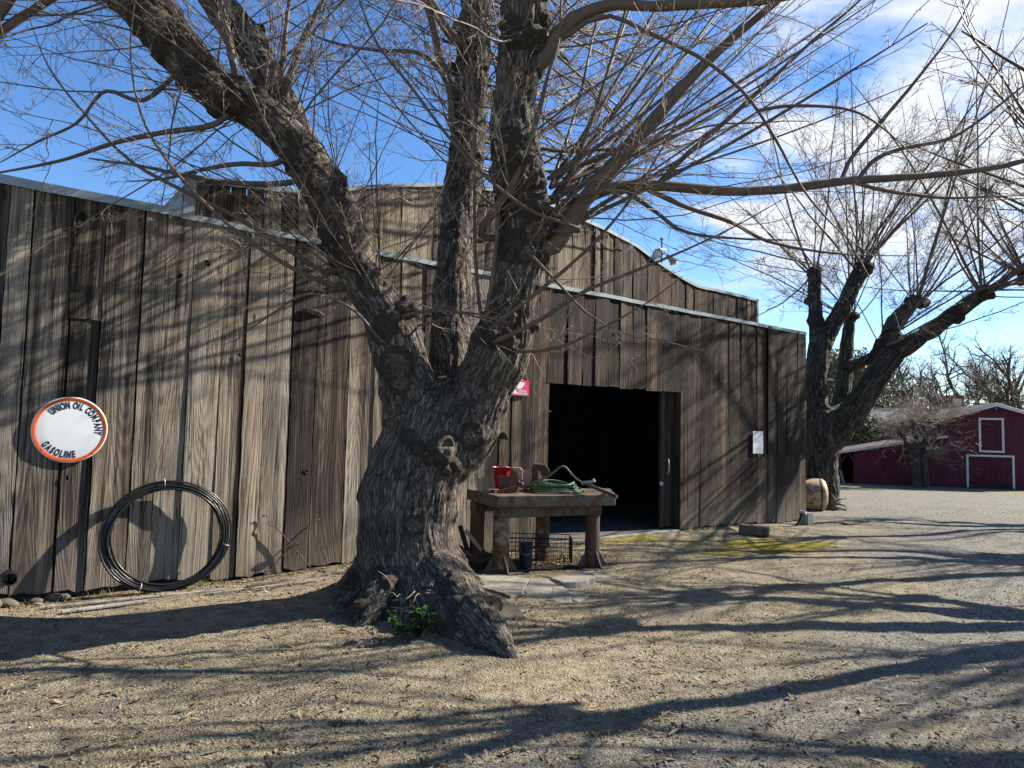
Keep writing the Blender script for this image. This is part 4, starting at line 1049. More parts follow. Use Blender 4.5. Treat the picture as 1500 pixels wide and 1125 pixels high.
# suckers and leafy sprout at the root
sp_ = on_ground(600, 938)
sprout = empty('leafy_sprout', sp_, 0, 'small bright green leafy sprout growing at the foot of the gnarled trunk', 'plant')
mb = MB(); lf = []
for k in range(9):
    a = random.uniform(0, 6.28); b = np.array([sp_[0] + random.uniform(-.13, .13), sp_[1] + .06 + random.uniform(-.06, .06), sp_[2] - .01]); h = random.uniform(.10, .30)
    P = spline([b, b + (.04 * math.cos(a), .03 * math.sin(a), h * .5), b + (.12 * math.cos(a), .07 * math.sin(a) - .03, h)], 8); mb.add(*tube(P, np.linspace(.0045, .002, 8), 5))
    for i in range(2, 8):
        for q in range(2): lf.append((P[i], random.uniform(0, 6.28), random.uniform(.028, .06)))
put('stem', mb, M['hose_green'], sprout, smooth=True)
mb = MB()
def leaf(mb, p, a, s, el):
    d = np.array([math.cos(a) * math.cos(el), math.sin(a) * math.cos(el), math.sin(el)]); u, v = frame(d); n = v if v[2] > 0 else -v
    pr = [(0, 0), (.25, .34), (.55, .42), (.85, .22), (1, 0)]
    V = [p + d * s * x - n * s * .25 * x * x for x, w in pr] + [p + d * s * x + u * s * w + n * s * .06 for x, w in pr[1:4]] + [p + d * s * x - u * s * w + n * s * .06 for x, w in pr[1:4]]
    mb.add(V, [(0, 5, 1), (1, 5, 6, 2), (2, 6, 7, 3), (3, 7, 4), (0, 1, 8), (1, 2, 9, 8), (2, 3, 10, 9), (3, 4, 10)])
for p, a, s in lf: leaf(mb, p, a, s * 1.5, random.uniform(-.3, .8))
put('leaves', mb, M['leaf'], sprout, smooth=True)
mb = MB()
for k in range(26):
    b = at_y(random.uniform(560, 650), random.uniform(862, 900), (6.62 + random.uniform(-.05, .2)) * KD); d = np.array([random.gauss(0, .6), random.uniform(-.9, -.1), random.gauss(.25, .5)]); d /= np.linalg.norm(d); L = random.uniform(.08, .26)
    mb.add(*tube(spline([b, b + d * L * .5 + (0, 0, random.uniform(-.02, .03)), b + d * L + (0, 0, random.uniform(-.08, .03))], 6), np.linspace(.007, .003, 6) * random.uniform(.6, 1.3), 5), None)
put('suckers', mb, M['pale_twig'], tree, smooth=True)

# ------------------------------------------------------------------ TREE BEHIND THE BARN CORNER
b2 = on_ground(1203, 744); YT = b2[1]
print('tree2', b2)
tree2 = empty('pollarded_tree', b2, 0, 'mossy pollarded tree with spreading limbs behind the right barn corner', 'tree')
def sc2(rows): return [(a, b, c, YT + d) for a, b, c, d in rows]
T2 = [limb_px(sc2(r), n) for r, n in (
    ([(1201, 752, 32, 0), (1200, 715, 26, 0), (1199, 675, 25, 0), (1203, 640, 28, 0), (1206, 620, 28, 0)], 16),
    ([(1202, 630, 22, 0), (1196, 590, 17, .1), (1196, 540, 16, .2), (1202, 505, 17, .3)], 14),
    ([(1200, 510, 13, .3), (1196, 470, 10, .4), (1193, 430, 9, .5), (1193, 398, 9, .5)], 12),
    ([(1202, 510, 14, .3), (1220, 475, 12, .4), (1238, 445, 12, .4), (1252, 412, 12, .5), (1262, 398, 11, .5)], 14),
    ([(1210, 625, 18, 0), (1230, 595, 12, .5), (1237, 550, 11, .7), (1240, 505, 9, .9), (1246, 465, 8, 1.0)], 14),
    ([(1240, 537, 8, .7), (1262, 530, 8, .3), (1280, 522, 8, -.1), (1292, 505, 8, -.2)], 10),
    ([(1208, 645, 25, 0), (1235, 622, 22, -.2), (1262, 585, 19, -.4), (1285, 550, 18, -.5), (1305, 522, 18, -.6)], 18),
    ([(1303, 525, 14, -.6), (1302, 495, 12, -.5), (1312, 470, 11, -.5), (1330, 450, 9, -.4), (1345, 440, 9, -.4)], 14),
    ([(1305, 522, 14, -.6), (1335, 503, 12, -.8), (1370, 480, 11.5, -1), (1405, 455, 11.5, -1.2), (1430, 437, 11, -1.3), (1440, 428, 9, -1.3)], 18))]
K2N = []
def tipk(L, r, n=4):
    for _ in range(n): K2N.append((L[-1, :3] + np.array([random.uniform(-.18, .18), random.uniform(-.18, .18), random.uniform(-.12, .12)]), r * random.uniform(.7, 1.1)))
tipk(T2[2], .13); tipk(T2[3], .15, 6); tipk(T2[4], .12, 3); tipk(T2[7], .12, 6); tipk(T2[8], .13, 6)
for px, py, d, r in ((1186, 440, .5, .12), (1290, 505, -.3, .16), (1283, 515, -.2, .14), (1355, 444, -.4, .12), (1404, 466, -1.2, .13), (1395, 455, -1.2, .10), (1228, 622, -.2, .16), (1310, 500, -.6, .24), (1262, 398, .5, .2), (1195, 470, .4, .2), (1206, 628, -.1, .2)):
    K2N.append((at_y(px, py, YT + d), r))
bark_mesh('trunk', T2, K2N, [], .036, .55, .03, 'mossy_bark', tree2, tubes_k=14, wob=.10)
def crown(tips, n, lmin, lmax, r0, upb, N, spread, per1, per2, mats, parent, bases=None, l1=(.3, 1.6), rmin=.0045, droop=.2, l2=(.1, .5), per3=0):
    P0 = []; D0 = []
    for tip, out in tips:
        for _ in range(n):
            d = np.asarray(out, float) * spread[0] + np.array([random.gauss(0, spread[1]), random.gauss(0, spread[1]), random.gauss(upb, spread[1] * .7)]); P0.append(tip + rng.normal(0, .07, 3)); D0.append(d)
    P0 = np.array(P0); D0 = np.array(D0); L = lmin + (lmax - lmin) * rng.random(len(P0)); rr = r0 * (.5 + .7 * rng.random(len(P0))) * (L / lmax) ** .5
    S = grow(P0, D0, L, N, .35, .07, droop)
    tubes_obj('branches', [(S, rr, rr * .22, 5)], mats[0], parent)
    a, _, _ = kids(S, per1, 20, 55, l1[0], l1[1], 8, .15, .97, None, .3, .13, .5)
    b, _, _ = kids(a, per2, 25, 60, l2[0], l2[1], 5, .1, 1.0, None, .2, .15)
    gs = [(a, rmin * 1.4, rmin * .8, 3), (b, rmin, rmin * .7, 3)]
    if per3:
        c, _, _ = kids(b, per3, 30, 70, l2[0] * .5, l2[1] * .45, 3, .15, 1.0, None, .2, .1); gs.append((c, rmin * .8, rmin * .6, 3))
    tubes_obj('twigs', gs, mats[1], parent)
    return S
tips2 = [(T2[2][-1, :3], (-.5, 0, .5)), (T2[3][-1, :3], (.25, 0, .8)), (T2[4][-1, :3], (.1, .5, .6)), (T2[7][-1, :3], (.3, 0, .7)), (T2[8][-1, :3], (.7, -.2, .45)), (T2[8][-1, :3], (.6, -.3, .4)), (T2[5][-1, :3], (.2, -.4, .5)), (T2[3][-1, :3], (-.3, -.5, .8))]
crown(tips2, 12, 2.4, 7.4, .034, .42, 16, (.8, .66), 12, 7, ('shoot_bark', 'far_twig'), tree2, l1=(.4, 1.9), rmin=.0040, droop=.25, l2=(.1, .6), per3=2)

# ------------------------------------------------------------------ generic pollard for the row along the yard's right edge
def pollard(loc, seed, label, h=2.6, R_=.30, nl=7, reach=2.6, shoots=18, lmax=4.6, low=False, group=None):
    random.seed(seed)
    loc = np.array([loc[0], loc[1], g1(loc[0], loc[1])])
    e = empty('pollarded_tree', loc, 0, label, 'tree', group)
    top = loc + np.array([random.uniform(-.2, .2), random.uniform(-.2, .2), h])
    Ls = [spline([(*(loc - (0, 0, .3)), R_ * 1.5), (*(loc + (0, 0, .3)), R_ * 1.1), (*((loc + top) / 2), R_ * .9), (*top, R_ * 1.02)], 16)]; tips = []; kn = []
    for k in range(nl):
        a = 2 * math.pi * (k + random.uniform(-.25, .25)) / nl; q = reach * random.uniform(.7, 1.1); o = np.array([math.cos(a), math.sin(a), 0])
        e1 = top + o * q * .35 + (0, 0, .8); e2 = top + o * q * .75 + (0, 0, 1.7 + random.uniform(-.3, .3)); e3 = top + o * q + (0, 0, 2.6 + random.uniform(-.5, .5))
        Ls.append(spline([(*(top - (0, 0, .2)), R_ * .6), (*e1, R_ * .48), (*e2, R_ * .36), (*e3, R_ * .28)], 16)); tips.append((e3, o * .5 + np.array([0, 0, .5])))
        for _ in range(4): kn.append((e3 + np.array([random.uniform(-.12, .12) for _ in range(3)]), R_ * random.uniform(.3, .5)))
        kn.append((e1 + o * .1, R_ * .5))
    bark_mesh('trunk', Ls, kn, [], .05, .6, .02, 'mossy_bark', e, tubes_k=12)
    crown(tips, shoots, 1.6, lmax, .042, .5, 12, (.8, .5), 7, 3, ('shoot_bark', 'far_twig'), e, rmin=.005)
    return e
pollard((9.3, 7.9), 3, 'bare pollarded tree at the yard edge reaching twigs into the top right corner', h=2.4, reach=2.5, shoots=12, lmax=3.3)
pollard((12.6, 11.2), 8, 'bare pollarded tree just past the right edge of the gravel yard', h=2.7, reach=2.8, shoots=12, lmax=3.4)
pollard((11.2, 5.9), 15, 'bare pollarded tree right of the camera whose limbs shade the near gravel', h=2.3, reach=2.6, shoots=10, lmax=3.2)
pollard((14.6, 15.6), 23, 'bare pollarded tree at the back right edge of the gravel yard', h=2.6, reach=2.5, shoots=12, lmax=3.4)
# ------------------------------------------------------------------ things on the barn wall
def wall_root(name, px, py, label, cat, off=0.0, group=None):
    s, z = wall_sz(px, py); return empty(name, wall_pt(s, z, off), WANG, label, cat, group), s, z

def glyph(ch, size, bold=.0):
    cu = bpy.data.curves.new('g', 'FONT'); cu.body = ch; cu.size = size; cu.offset = bold; cu.extrude = .0002; cu.align_x = 'CENTER'; cu.resolution_u = 4
    ob = bpy.data.objects.new('g', cu); C.objects.link(ob); dg = bpy.context.evaluated_depsgraph_get()
    me = bpy.data.meshes.new_from_object(ob.evaluated_get(dg)); V = np.array([v.co[:] for v in me.vertices]).reshape(-1, 3); F = [tuple(p.vertices) for p in me.polygons]
    bpy.data.objects.remove(ob); bpy.data.curves.remove(cu); bpy.data.meshes.remove(me); return V, F
def face(V, y):            # glyph plane -> wall-local plane looking out (-y)
    return np.stack([V[:, 0], y - V[:, 2], V[:, 1]], 1)

_, zt = wall_sz(102, 581, .03); _, zb = wall_sz(102, 678, .03); SR = (zt - zb) / 2
sign, _, _ = wall_root('gasoline_sign', 102.5, 629.5, 'round white enamel gasoline sign with orange rim on the board wall', 'sign', .026)
m_ = MB(); m_.add(*lathe([(0, .004), (SR * .6, .003), (SR * .93, 0), (SR * .985, -.004), (SR, -.010), (SR * .99, -.014), (0, -.010)], 64))
V = m_.arr(); m_.V = [np.stack([V[:, 0], -V[:, 2], V[:, 1]], 1)]
put('plate', m_, M['sign_white'], sign, local=True, angle=40)
m_ = MB(); m_.add(*lathe([(SR * .88, .0035), (SR * .885, .0045), (SR * .965, .0035), (SR * .97, .0015), (SR * .965, -.003), (SR * .885, -.003), (SR * .88, .0035)], 64)); V = m_.arr(); m_.V = [np.stack([V[:, 0], -V[:, 2], V[:, 1]], 1)]
put('rim', m_, M['sign_orange'], sign, local=True, angle=40)
lt_ = MB()
def arc_text(txt, r, a0, a1, size, top=True):
    wd = {'I': .45, ' ': .55, 'M': 1.2, 'N': 1.02, 'O': 1.04, 'G': 1.02, 'L': .82, 'E': .86, 'S': .9, 'P': .92, 'Y': .92, 'C': .98, 'A': .98, 'U': 1.0}
    ws = [wd.get(c, 1) for c in txt]; tot = sum(ws); x = 0
    for c, w_ in zip(txt, ws):
        f = (x + w_ / 2) / tot; x += w_
        if c == ' ': continue
        a = R(a0 + (a1 - a0) * f); V, F = glyph(c, size, size * .05); V[:, 0] *= .56; V[:, 1] *= 1.0
        if top: V[:, 1] += r; ct, st = math.cos(a), math.sin(a)
        else: V[:, 1] -= r; ct, st = math.cos(a), math.sin(a)
        X_ = V[:, 0] * ct + V[:, 1] * st; Y_ = -V[:, 0] * st + V[:, 1] * ct
        lt_.add(face(np.stack([X_, Y_, V[:, 2]], 1), -.0036), F)
arc_text('UNION OIL COMPANY', SR * .645, -48, 101, SR * .285)
put('lettering', lt_, M['sign_ink'], sign, local=True); lt_ = MB()
arc_text('GASOLINE', SR * .845, 60, -14, SR * .285, False)
put('lettering', lt_, M['sign_ink'], sign, local=True)
for a in (40, 130, 220, 310):
    m_ = MB(); q = SR * .94; x, z = q * math.cos(R(a)), q * math.sin(R(a)); m_.add(*ico((x, -.005, z), (.007, .004, .007), 2)); put('bolt', m_, M['hinge_black'], sign, local=True, smooth=True)

# red-pink sign half hidden behind the trunk
ps, s_r, z_m = wall_root('red_gasoline_sign', 756, 568, 'small red and white winged gasoline sign half hidden behind the right side of the trunk', 'sign', .03)
sr, zt = wall_sz(775, 557.5, .03); _, zb = wall_sz(775, 580, .03); hh = (zt - zb) / 2; hw = sr - s_r
m_ = MB(); m_.add(*box(-hw, hw, -.004, .0, -hh, hh)); put('plate', m_, M['sign_pink'], ps, local=True)
m_ = MB()
def poly(pts, y): m_.add([(a * hw, y, b * hh) for a, b in pts], [tuple(range(len(pts)))])
poly([(.02, -.12), (.22, -.12), (.42, .05), (.62, .62), (.60, .74), (.12, .78), (-.2, .6), (-.3, .2)], -.0055)          # wing
poly([(-.5, -.82), (-.36, -.82), (-.24, -.82), (-.02, -.80), (-.16, -.15), (-.34, .3)], -.0065)             # big A leg
poly([(-.05, .99), (.05, 1.35), (.22, 1.32), (.48, .99)], -.002)
put('wing_emblem', m_, M['sign_white'], ps, local=True)
m_ = MB()
for txt, z, sz in (('FLYING A', -.50, .40), ('GASOLINE', -.86, .42)):
    V, F = glyph(txt, hh * sz, hh * .012); V[:, 0] *= .86; V[:, 0] += hw * .40; V[:, 1] += z * hh; m_ = MB(); m_.add(face(V, -.0055), F); put('lettering', m_, M['sign_white'], ps, local=True)
m_ = MB(); V, F = glyph('*', hh * .5, .002); V[:, 0] += hw * .68; m_.add(face(V, -.0055), F)
put('star', m_, M['sign_white'], ps, local=True)

# white notice
nt, s_, z_ = wall_root('notice_plate', 1108, 648, 'small upright white notice plate on the dark boards right of the doorway', 'sign', .035)
sa, zt = wall_sz(1100.5, 632, .035); sb, zb = wall_sz(1115.5, 665, .035); hw, hh = (sb - sa) / 2, (zt - zb) / 2
m_ = MB(); m_.add(*box(-hw, hw, -.004, 0, -hh, hh)); put('plate', m_, M['sign_white'], nt, local=True, bevel=.001)
for cx in (-.22, .22):
    m_ = MB()
    a = [(cx - .13, -.02), (cx + .13, -.02), (cx + .12, .08), (cx + .05, .14), (cx + .08, .22), (cx, .28), (cx - .08, .22), (cx - .05, .14), (cx - .12, .08)]
    m_.add([(x * hw, -.0055, z * hh + .0) for x, z in a], [tuple(range(len(a)))]); put('mark', m_, M['paper_ink'], nt, local=True)
m_ = MB(); m_.add([(x * hw, -.0055, z * hh) for x, z in ((-.55, -.60), (.5, -.60), (.5, -.55), (-.55, -.55))], [(0, 1, 2, 3)])
put('text_line', m_, M['paper_ink'], nt, local=True)

# coil of black pipe leaning on the wall
s0, z0 = wall_sz(244, 786, .1); _, zt = wall_sz(244, 704, .03); _, zb = wall_sz(244, 868, .16); s1, _ = wall_sz(149, 786, .1); s2, _ = wall_sz(340, 786, .1)
ra, rz_ = (s2 - s1) / 2, (zt - zb) / 2; zc = (zt + zb) / 2
coil = empty('pipe_coil', wall_pt(s0, max(zb, g1(*wall_pt(s0, 0)[:2])), .16), WANG, 'big coil of black polythene pipe leaning on the wall below the round sign', 'pipe coil')
m_ = MB()
for k in range(14):
    q = 1 - random.uniform(0, .15); ph = random.uniform(0, 6.28); A_ = []; oy = random.uniform(-.02, .02); dx, dz = random.uniform(-.025, .025), random.uniform(-.05, .0) * (1 - q) * 6
    for j in range(61):
        a = 2 * math.pi * j / 60; x = ra * q * math.cos(a) * (1 + .02 * math.sin(2 * a + ph)); z = rz_ * q * math.sin(a); f = (z / rz_ + 1) / 2
        A_.append((x + dx, -(.15 * (1 - f)) + .16 - .045 + oy * (1 - f * .5) + .012 * math.sin(3 * a + ph), z + rz_ + dz))
    m_.add(*tube(A_, .0095, 8, False))
V = m_.arr(); V[:, 1] -= .04; m_.V = [V]
put('pipe', m_, M['black_poly'], coil, local=True, smooth=True)
for a in (95, 245, 345):
    m_ = MB(); A_ = []
    z = rz_ * .95 * math.sin(R(a)); x = ra * .95 * math.cos(R(a)); f = (z / rz_ + 1) / 2; yc = -(.15 * (1 - f)) + .075
    for j in range(17):
        b = 2 * math.pi * j / 16; rr_ = .05 * math.cos(b); A_.append((x + rr_ * math.cos(R(a)) * ra, yc + .055 * math.sin(b), z + rz_ + rr_ * math.sin(R(a)) * rz_ * 1.5))
    m_.add(*tube(A_, .004, 6, False)); put('tie', m_, M['tie_silver'], coil, local=True, smooth=True)

# drain pipe stub, crossed rods, loose boards at the wall foot
s0, z0 = wall_sz(14, 848, .1); m_ = MB()
P_ = [wall_pt(s0, z0 + .01, -.05), wall_pt(s0, z0, .13)]; m_.add(*tube(P_, .058, 20, False)); m_.add(*tube([P_[1], P_[0]], .050, 20, False)); 
ra_ = [];  u_, v_ = frame(P_[1] - P_[0])
m_.add([P_[1] + r * (math.cos(2 * math.pi * j / 20) * u_ + math.sin(2 * math.pi * j / 20) * v_) for r in (.058, .050) for j in range(20)], [(j, (j + 1) % 20, 20 + (j + 1) % 20, 20 + j) for j in range(20)])
tag(put('drain_pipe', m_, M['black_poly'], angle=40), 'short black pipe stub poking out of the wall near the ground below the round sign', 'pipe')
def rods():
    e = empty('wire_cutter_rods', wall_pt(*wall_sz(430, 840), .12), 0, 'crossed rusty rods with hooked ends and a brown grip leaning against the wall', 'tool')
    def W(px, py, o): s, z = wall_sz(px, py, o); return wall_pt(s, z, o)
    a = [W(384, 757, .03), W(390, 754, .03), W(395, 760, .035), W(392, 767, .04), W(398, 770, .04), W(402, 770, .045), W(428, 799, .06), W(458, 836, .10)]
    m = MB(); m.add(*tube(spline(a, 34), .007, 6)); put('hooked_rod', m, M['rusty_steel'], e, smooth=True)
    a = [W(469, 760, .03), W(452, 772, .035), W(430, 797, .06), W(412, 815, .075), W(398, 833, .1), W(390, 838, .11), W(384, 848, .12)]
    m = MB(); m.add(*tube(spline(a, 30), .007, 6)); put('bent_rod', m, M['rusty_steel'], e, smooth=True)
    m = MB(); m.add(*bar(W(415, 803, .075), W(438, 796, .085), .035, .028)); put('grip', m, M['rusty_pipe'], e, bevel=.006)
rods()
def lying(name, a, b, w, h, mat, label, cat, lift=0.0, bevel=.004):
    pa, pb = on_ground(*a), on_ground(*b); pa[2] += h / 2 + .006 + lift; pb[2] += h / 2 + .006 + lift
    m = MB(); m.add(*bar(pa, pb, w, h), (random.random(), random.random(), random.random(), 1)); o = put(name, m, M[mat], bevel=bevel); return tag(o, label, cat)
lying('loose_plank', (58, 893), (330, 866), .032, .02, 'grey_plank', 'long pale strip lying on the dirt along the wall foot under the pipe coil', 'plank')
lying('loose_plank', (362, 861), (520, 838), .06, .022, 'grey_plank', 'grey lath lying along the wall foot left of the trunk', 'plank')
lying('loose_plank', (300, 873), (465, 853), .03, .02, 'grey_plank', 'thin pale stick lying in front of the lath near the trunk', 'stick')
lying('loose_plank', (90, 899), (215, 883), .07, .02, 'grey_plank', 'short flat board in front of the pale strip at the left wall foot', 'plank')
lying('timber_block', (1083, 781), (1127, 786), .20, .15, 'shed_wood', 'short heavy timber block lying on the moss below the white notice', 'timber', bevel=.01)

# stones in the dark gap under the left boards
for i, (px, py, r) in enumerate(((8, 888, .07), (52, 884, .05), (78, 880, .06), (92, 877, .05), (-20, 890, .09))):
    p = on_ground(px, py); V, F = ico((0, 0, 0), 1, 2); V = V * (1 + .25 * fbm(V * 1.3 + i * 7, 2, 91)[:, None]) * np.array([r * 1.4, r, r * .8]); m_ = MB(); m_.add(V + p + (0, .0, r * .3), F)
    tag(put('stone', m_, M['stone_brown'], smooth=True), ['rounded stone under the boards at the left frame edge', 'small stone below the drain pipe stub, right of it', 'stone at the wall foot left of the coil of pipe', 'flattish stone at the wall foot beside the pipe coil', 'large stone just outside the left edge at the wall foot'][i], 'stone', 'stones under the wall boards')

# floodlight on the parapet
s0, z0 = wall_sz(975, 378, PO); fld = empty('floodlight', wall_pt(s0, z0 - .02, PO - .12), WANG, 'twin grey floodlight on a short pole above the sloping right side of the false front', 'floodlight'); fld.scale = (.74, .74, .74)
m_ = MB(); m_.add(*tube([(0.05, 0, -.1), (.05, 0, .52)], .022, 10)); m_.add(*tube([(.05, 0, .50), (.05, 0, .54)], .045, 10)); put('pole', m_, M['lamp_grey'], fld, local=True, angle=40)
m_ = MB(); m_.add(*box(-.07, .16, -.05, .05, .17, .28)); put('junction_box', m_, M['lamp_grey'], fld, local=True, bevel=.01)
for d, c in (((-.45, -.5, -.5), (-.16, -.02, .22)), ((.55, -.35, -.6), (.20, -.02, .17))):
    d = np.array(d) / np.linalg.norm(d); m_ = MB(); c = np.array(c)
    m_.add(*tube([c, c + d * .06, c + d * .12, c + d * .25, c + d * .26], [.035, .05, .06, .115, .118], 16)); lh = put('lamp_head', m_, M['lamp_grey'], fld, local=True, angle=40)
    m_ = MB(); V, F = ico((0, 0, 0), 1, 2); m_.add(V * .095 + c + d * .235, F); put('bulb', m_, M['sign_white'], lh, local=True, smooth=True)

# concrete block and tap at the barn corner
p = on_ground(1184, 770); m_ = MB(); m_.add(*obox(p + (0, .09, .12), (.075 * math.cos(.5), .075 * math.sin(.5), 0), (-.10 * math.sin(.5), .10 * math.cos(.5), 0), (0, 0, .125)))
tag(put('concrete_block', m_, M['concrete_grey'], bevel=.008), 'pale upright concrete block at the right barn corner', 'block')
p = on_ground(1169, 771); tp = empty('garden_tap', p, 0, 'black bent standpipe with a tap at the foot of the right barn corner', 'tap')
m_ = MB(); m_.add(*tube(spline([p + (-.05, 0, -.02), p + (.02, 0, .10), p + (.07, .02, .20), p + (.075, .02, .27)], 10), .022, 8)); put('pipe', m_, M['black_wire'], tp, smooth=True)
m_ = MB(); m_.add(*tube([p + (.03, .02, .27), p + (.13, .02, .27)], .028, 8)); m_.add(*tube([p + (.12, .02, .27), p + (.15, .0, .21)], .02, 8)); put('tap_body', m_, M['galvanised'], tp, angle=40)
m_ = MB(); m_.add(*tube(spline([p + (-.08, .02, .1), p + (-.12, .02, .45), p + (-.2, .02, .52)], 8), .004, 5)); put('wire', m_, M['chain_brass'], tp)

# old tank lying behind the corner
pt = on_ground(1196, 749); rt = 24.0 * pt[1] / FPX
tk = empty('old_tank', pt, 0, 'rusty yellow steel tank lying on its side behind the right barn corner', 'tank')
ax = np.array([math.cos(R(-14)), math.sin(R(-14)), 0]); cR = at_y(1201, 725, pt[1] + .25); m_ = MB()
prof = [(-2.2, .0), (-2.18, .5), (-2.1, .85), (-2.0, 1.0), (0, 1.0), (.06, .97), (.11, .86), (.145, .6), (.155, .3), (.16, .0)]
m_.add(*tube([cR + ax * a for a, _ in prof], [max(rt * b, .002) for _, b in prof], 36, False)); put('shell', m_, M['tank_paint'], tk, angle=40)
m_ = MB(); m_.add(*tube([cR + ax * -.03, cR + ax * .0], rt * 1.012, 36, False)); put('weld_band', m_, M['rusty_pipe'], tk, angle=40); m_ = MB(); m_.add(*tube([cR + ax * -1.0, cR + ax * -.97], rt * 1.012, 36, False)); put('weld_band', m_, M['rusty_pipe'], tk, angle=40)
for d in (-.35, -1.6):
    q = cR + ax * d; m_ = MB(); m_.add(*obox((q[0], q[1], (q[2] - rt * .8 + g1(q[0], q[1])) / 2 - .02), ax * .08, np.array([-ax[1], ax[0], 0]) * rt * .7, (0, 0, max((q[2] - rt * .75 - g1(q[0], q[1])) / 2, .05)))); put('cradle', m_, M['shed_wood'], tk)
p = on_ground(1214, 747); m_ = MB()
for k in range(34):
    a = random.uniform(-.5, .7); d = np.array([math.cos(a), random.uniform(-.4, .4), random.uniform(-.35, .5)]); d /= np.linalg.norm(d); b = p + np.array([random.uniform(-.22, .08), random.uniform(-.15, .25), random.uniform(.01, .16)])
    q = b + d * random.uniform(.2, .45); q[2] = max(q[2], g1(q[0], q[1]) + .01); m_.add(*tube([b, (b + q) / 2 + (0, 0, random.uniform(0, .05)), q], [.02, .016, .008], 5))
tag(put('brush_pile', m_, M['far_twig']), 'small heap of cut sticks beside the right end of the rusty tank', 'brush')
p = on_ground(1246, 768); m_ = MB(); m_.add(*obox(p + (0, 0, .012), (.15, .06, 0), (-.03, .09, 0), (0, 0, .02))); tag(put('brick_paver', m_, M['brick_piece'], bevel=.008), 'flat orange brick half sunk in the gravel in front of the tank', 'brick')

# ------------------------------------------------------------------ the welding table
la = on_ground(733, 839); lb = on_ground(867, 831)
A = at_y(728, 725, la[1] - .13); B = at_y(902, 725.5, lb[1] - .12); zt = (A[2] + B[2]) / 2; th = .135
tb = empty('work_table', ((la[0] + lb[0]) / 2, (la[1] + lb[1]) / 2, g1(la[0], la[1])), 0, 'heavy rusty steel work table on fat pipe legs between the trunk and the doorway', 'table')
D_ = A + np.array([-.40, .92, 0]); C_ = B + np.array([.06, .95, 0])
m_ = MB(); m_.add(*prism([A[:2], B[:2], C_[:2], D_[:2]], zt - th, zt)); put('tabletop', m_, M['table_steel'], tb, bevel=.008)
zb_ = at_y(800, 759.5, la[1])[2]
dirv = (lb - la); dirv[2] = 0; dl = np.linalg.norm(dirv); dirv /= dl; bkv = np.array([-dirv[1], dirv[0], 0])
for off in (0, .68):
    m_ = MB(); a_ = la + bkv * off - dirv * .07; b_ = lb + bkv * off + dirv * .08; zc = (zt - th - .003 + zb_) / 2; hz = (zt - th - .003 - zb_) / 2
    m_.add(*obox(((a_ + b_) / 2)[:2].tolist() + [zc], (b_ - a_) / 2, bkv * .085, (0, 0, hz)) if False else obox(np.array([*((a_ + b_) / 2)[:2], zc]), np.array([*((b_ - a_) / 2)[:2], 0]), bkv * .085, (0, 0, hz))); put('beam', m_, M['rusty_steel'], tb, bevel=.006)
rl = 12.2 * la[1] / FPX
for i, (q, mt) in enumerate(((la, 'peeling_pipe'), (lb, 'rusty_pipe'), (la + bkv * .68, 'rusty_pipe'), (lb + bkv * .68 - dirv * .32, 'peeling_pipe'))):
    gz_ = g1(q[0], q[1]); m_ = MB(); m_.add(*tube([(q[0], q[1], gz_ + .01), (q[0], q[1], (gz_ + zb_) / 2), (q[0], q[1], zb_ - .002)], rl * (.92 if i else 1), 24)); lg = put('leg', m_, M[mt], tb, angle=40)
    m_ = MB(); m_.add(*obox((q[0], q[1], gz_ + .006), dirv * .21, bkv * .21, (0, 0, .012))); put('base_plate', m_, M['rusty_steel'], lg)
    if i == 3: continue
    for dv in (dirv, -dirv, -bkv):
        m_ = MB(); n_ = np.cross(dv, (0, 0, 1)) * .007; c0 = np.array([q[0], q[1], gz_ + .019])
        pts = [c0 + dv * rl * .85, c0 + dv * (rl + .115), c0 + dv * (rl + .11) + (0, 0, .015), c0 + dv * rl * .85 + (0, 0, .20)]
        m_.add([x + n_ for x in pts] + [x - n_ for x in pts], [(0, 1, 2, 3), (7, 6, 5, 4)] + [(j, j + 4, (j + 1) % 4 + 4, (j + 1) % 4) for j in range(4)]); put('gusset', m_, M['rusty_steel'], lg)
# --- on the table
YT_ = (A[1] + B[1]) / 2
def top_xy(px, d):        # point on the tabletop at depth d behind its front edge
    return at_y(px, 700, YT_ + d)[:2]
def outline(name, zoomed, sc_, ox, oy, Y, thick, mat, parent, bevel=.008):
    P_ = [at_y(ox + a / sc_, oy + b / sc_, Y) for a, b in zoomed]; n = len(P_)
    V = [p for p in P_] + [p + np.array([0, thick, 0]) for p in P_]
    a2 = sum(P_[i][0] * P_[(i + 1) % n][2] - P_[(i + 1) % n][0] * P_[i][2] for i in range(n))
    F = [tuple(range(n)), tuple(range(2 * n - 1, n - 1, -1))] + [(i, n + i, n + (i + 1) % n, (i + 1) % n) for i in range(n)]
    if a2 < 0: F = [tuple(reversed(f)) for f in F]
    m = MB(); m.add(V, F); return put(name, m, M[mat], parent, bevel=bevel)
x, y = top_xy(745, .18)
v1 = empty('bench_vise', (x, y, zt), 0, 'large dark bench vise with a long bar handle at the left end of the table', 'vise')
Yv = YT_ + .14
outline('fixed_jaw', [(850, 440), (985, 430), (1010, 300), (1060, 235), (1110, 270), (1160, 350), (1190, 480), (1230, 560), (1190, 640), (1170, 805), (860, 805)], 15, 680, 670, Yv, .13, 'vise_iron', v1)
outline('moving_jaw', [(765, 425), (870, 425), (875, 520), (850, 640), (790, 690), (765, 640)], 15, 680, 670, Yv - .01, .14, 'vise_iron', v1)
outline('jaw_back', [(1062, 222), (1240, 228), (1290, 285), (1285, 495), (1200, 500), (1172, 390), (1118, 275)], 15, 680, 670, Yv + .02, .12, 'pale_rust', v1)
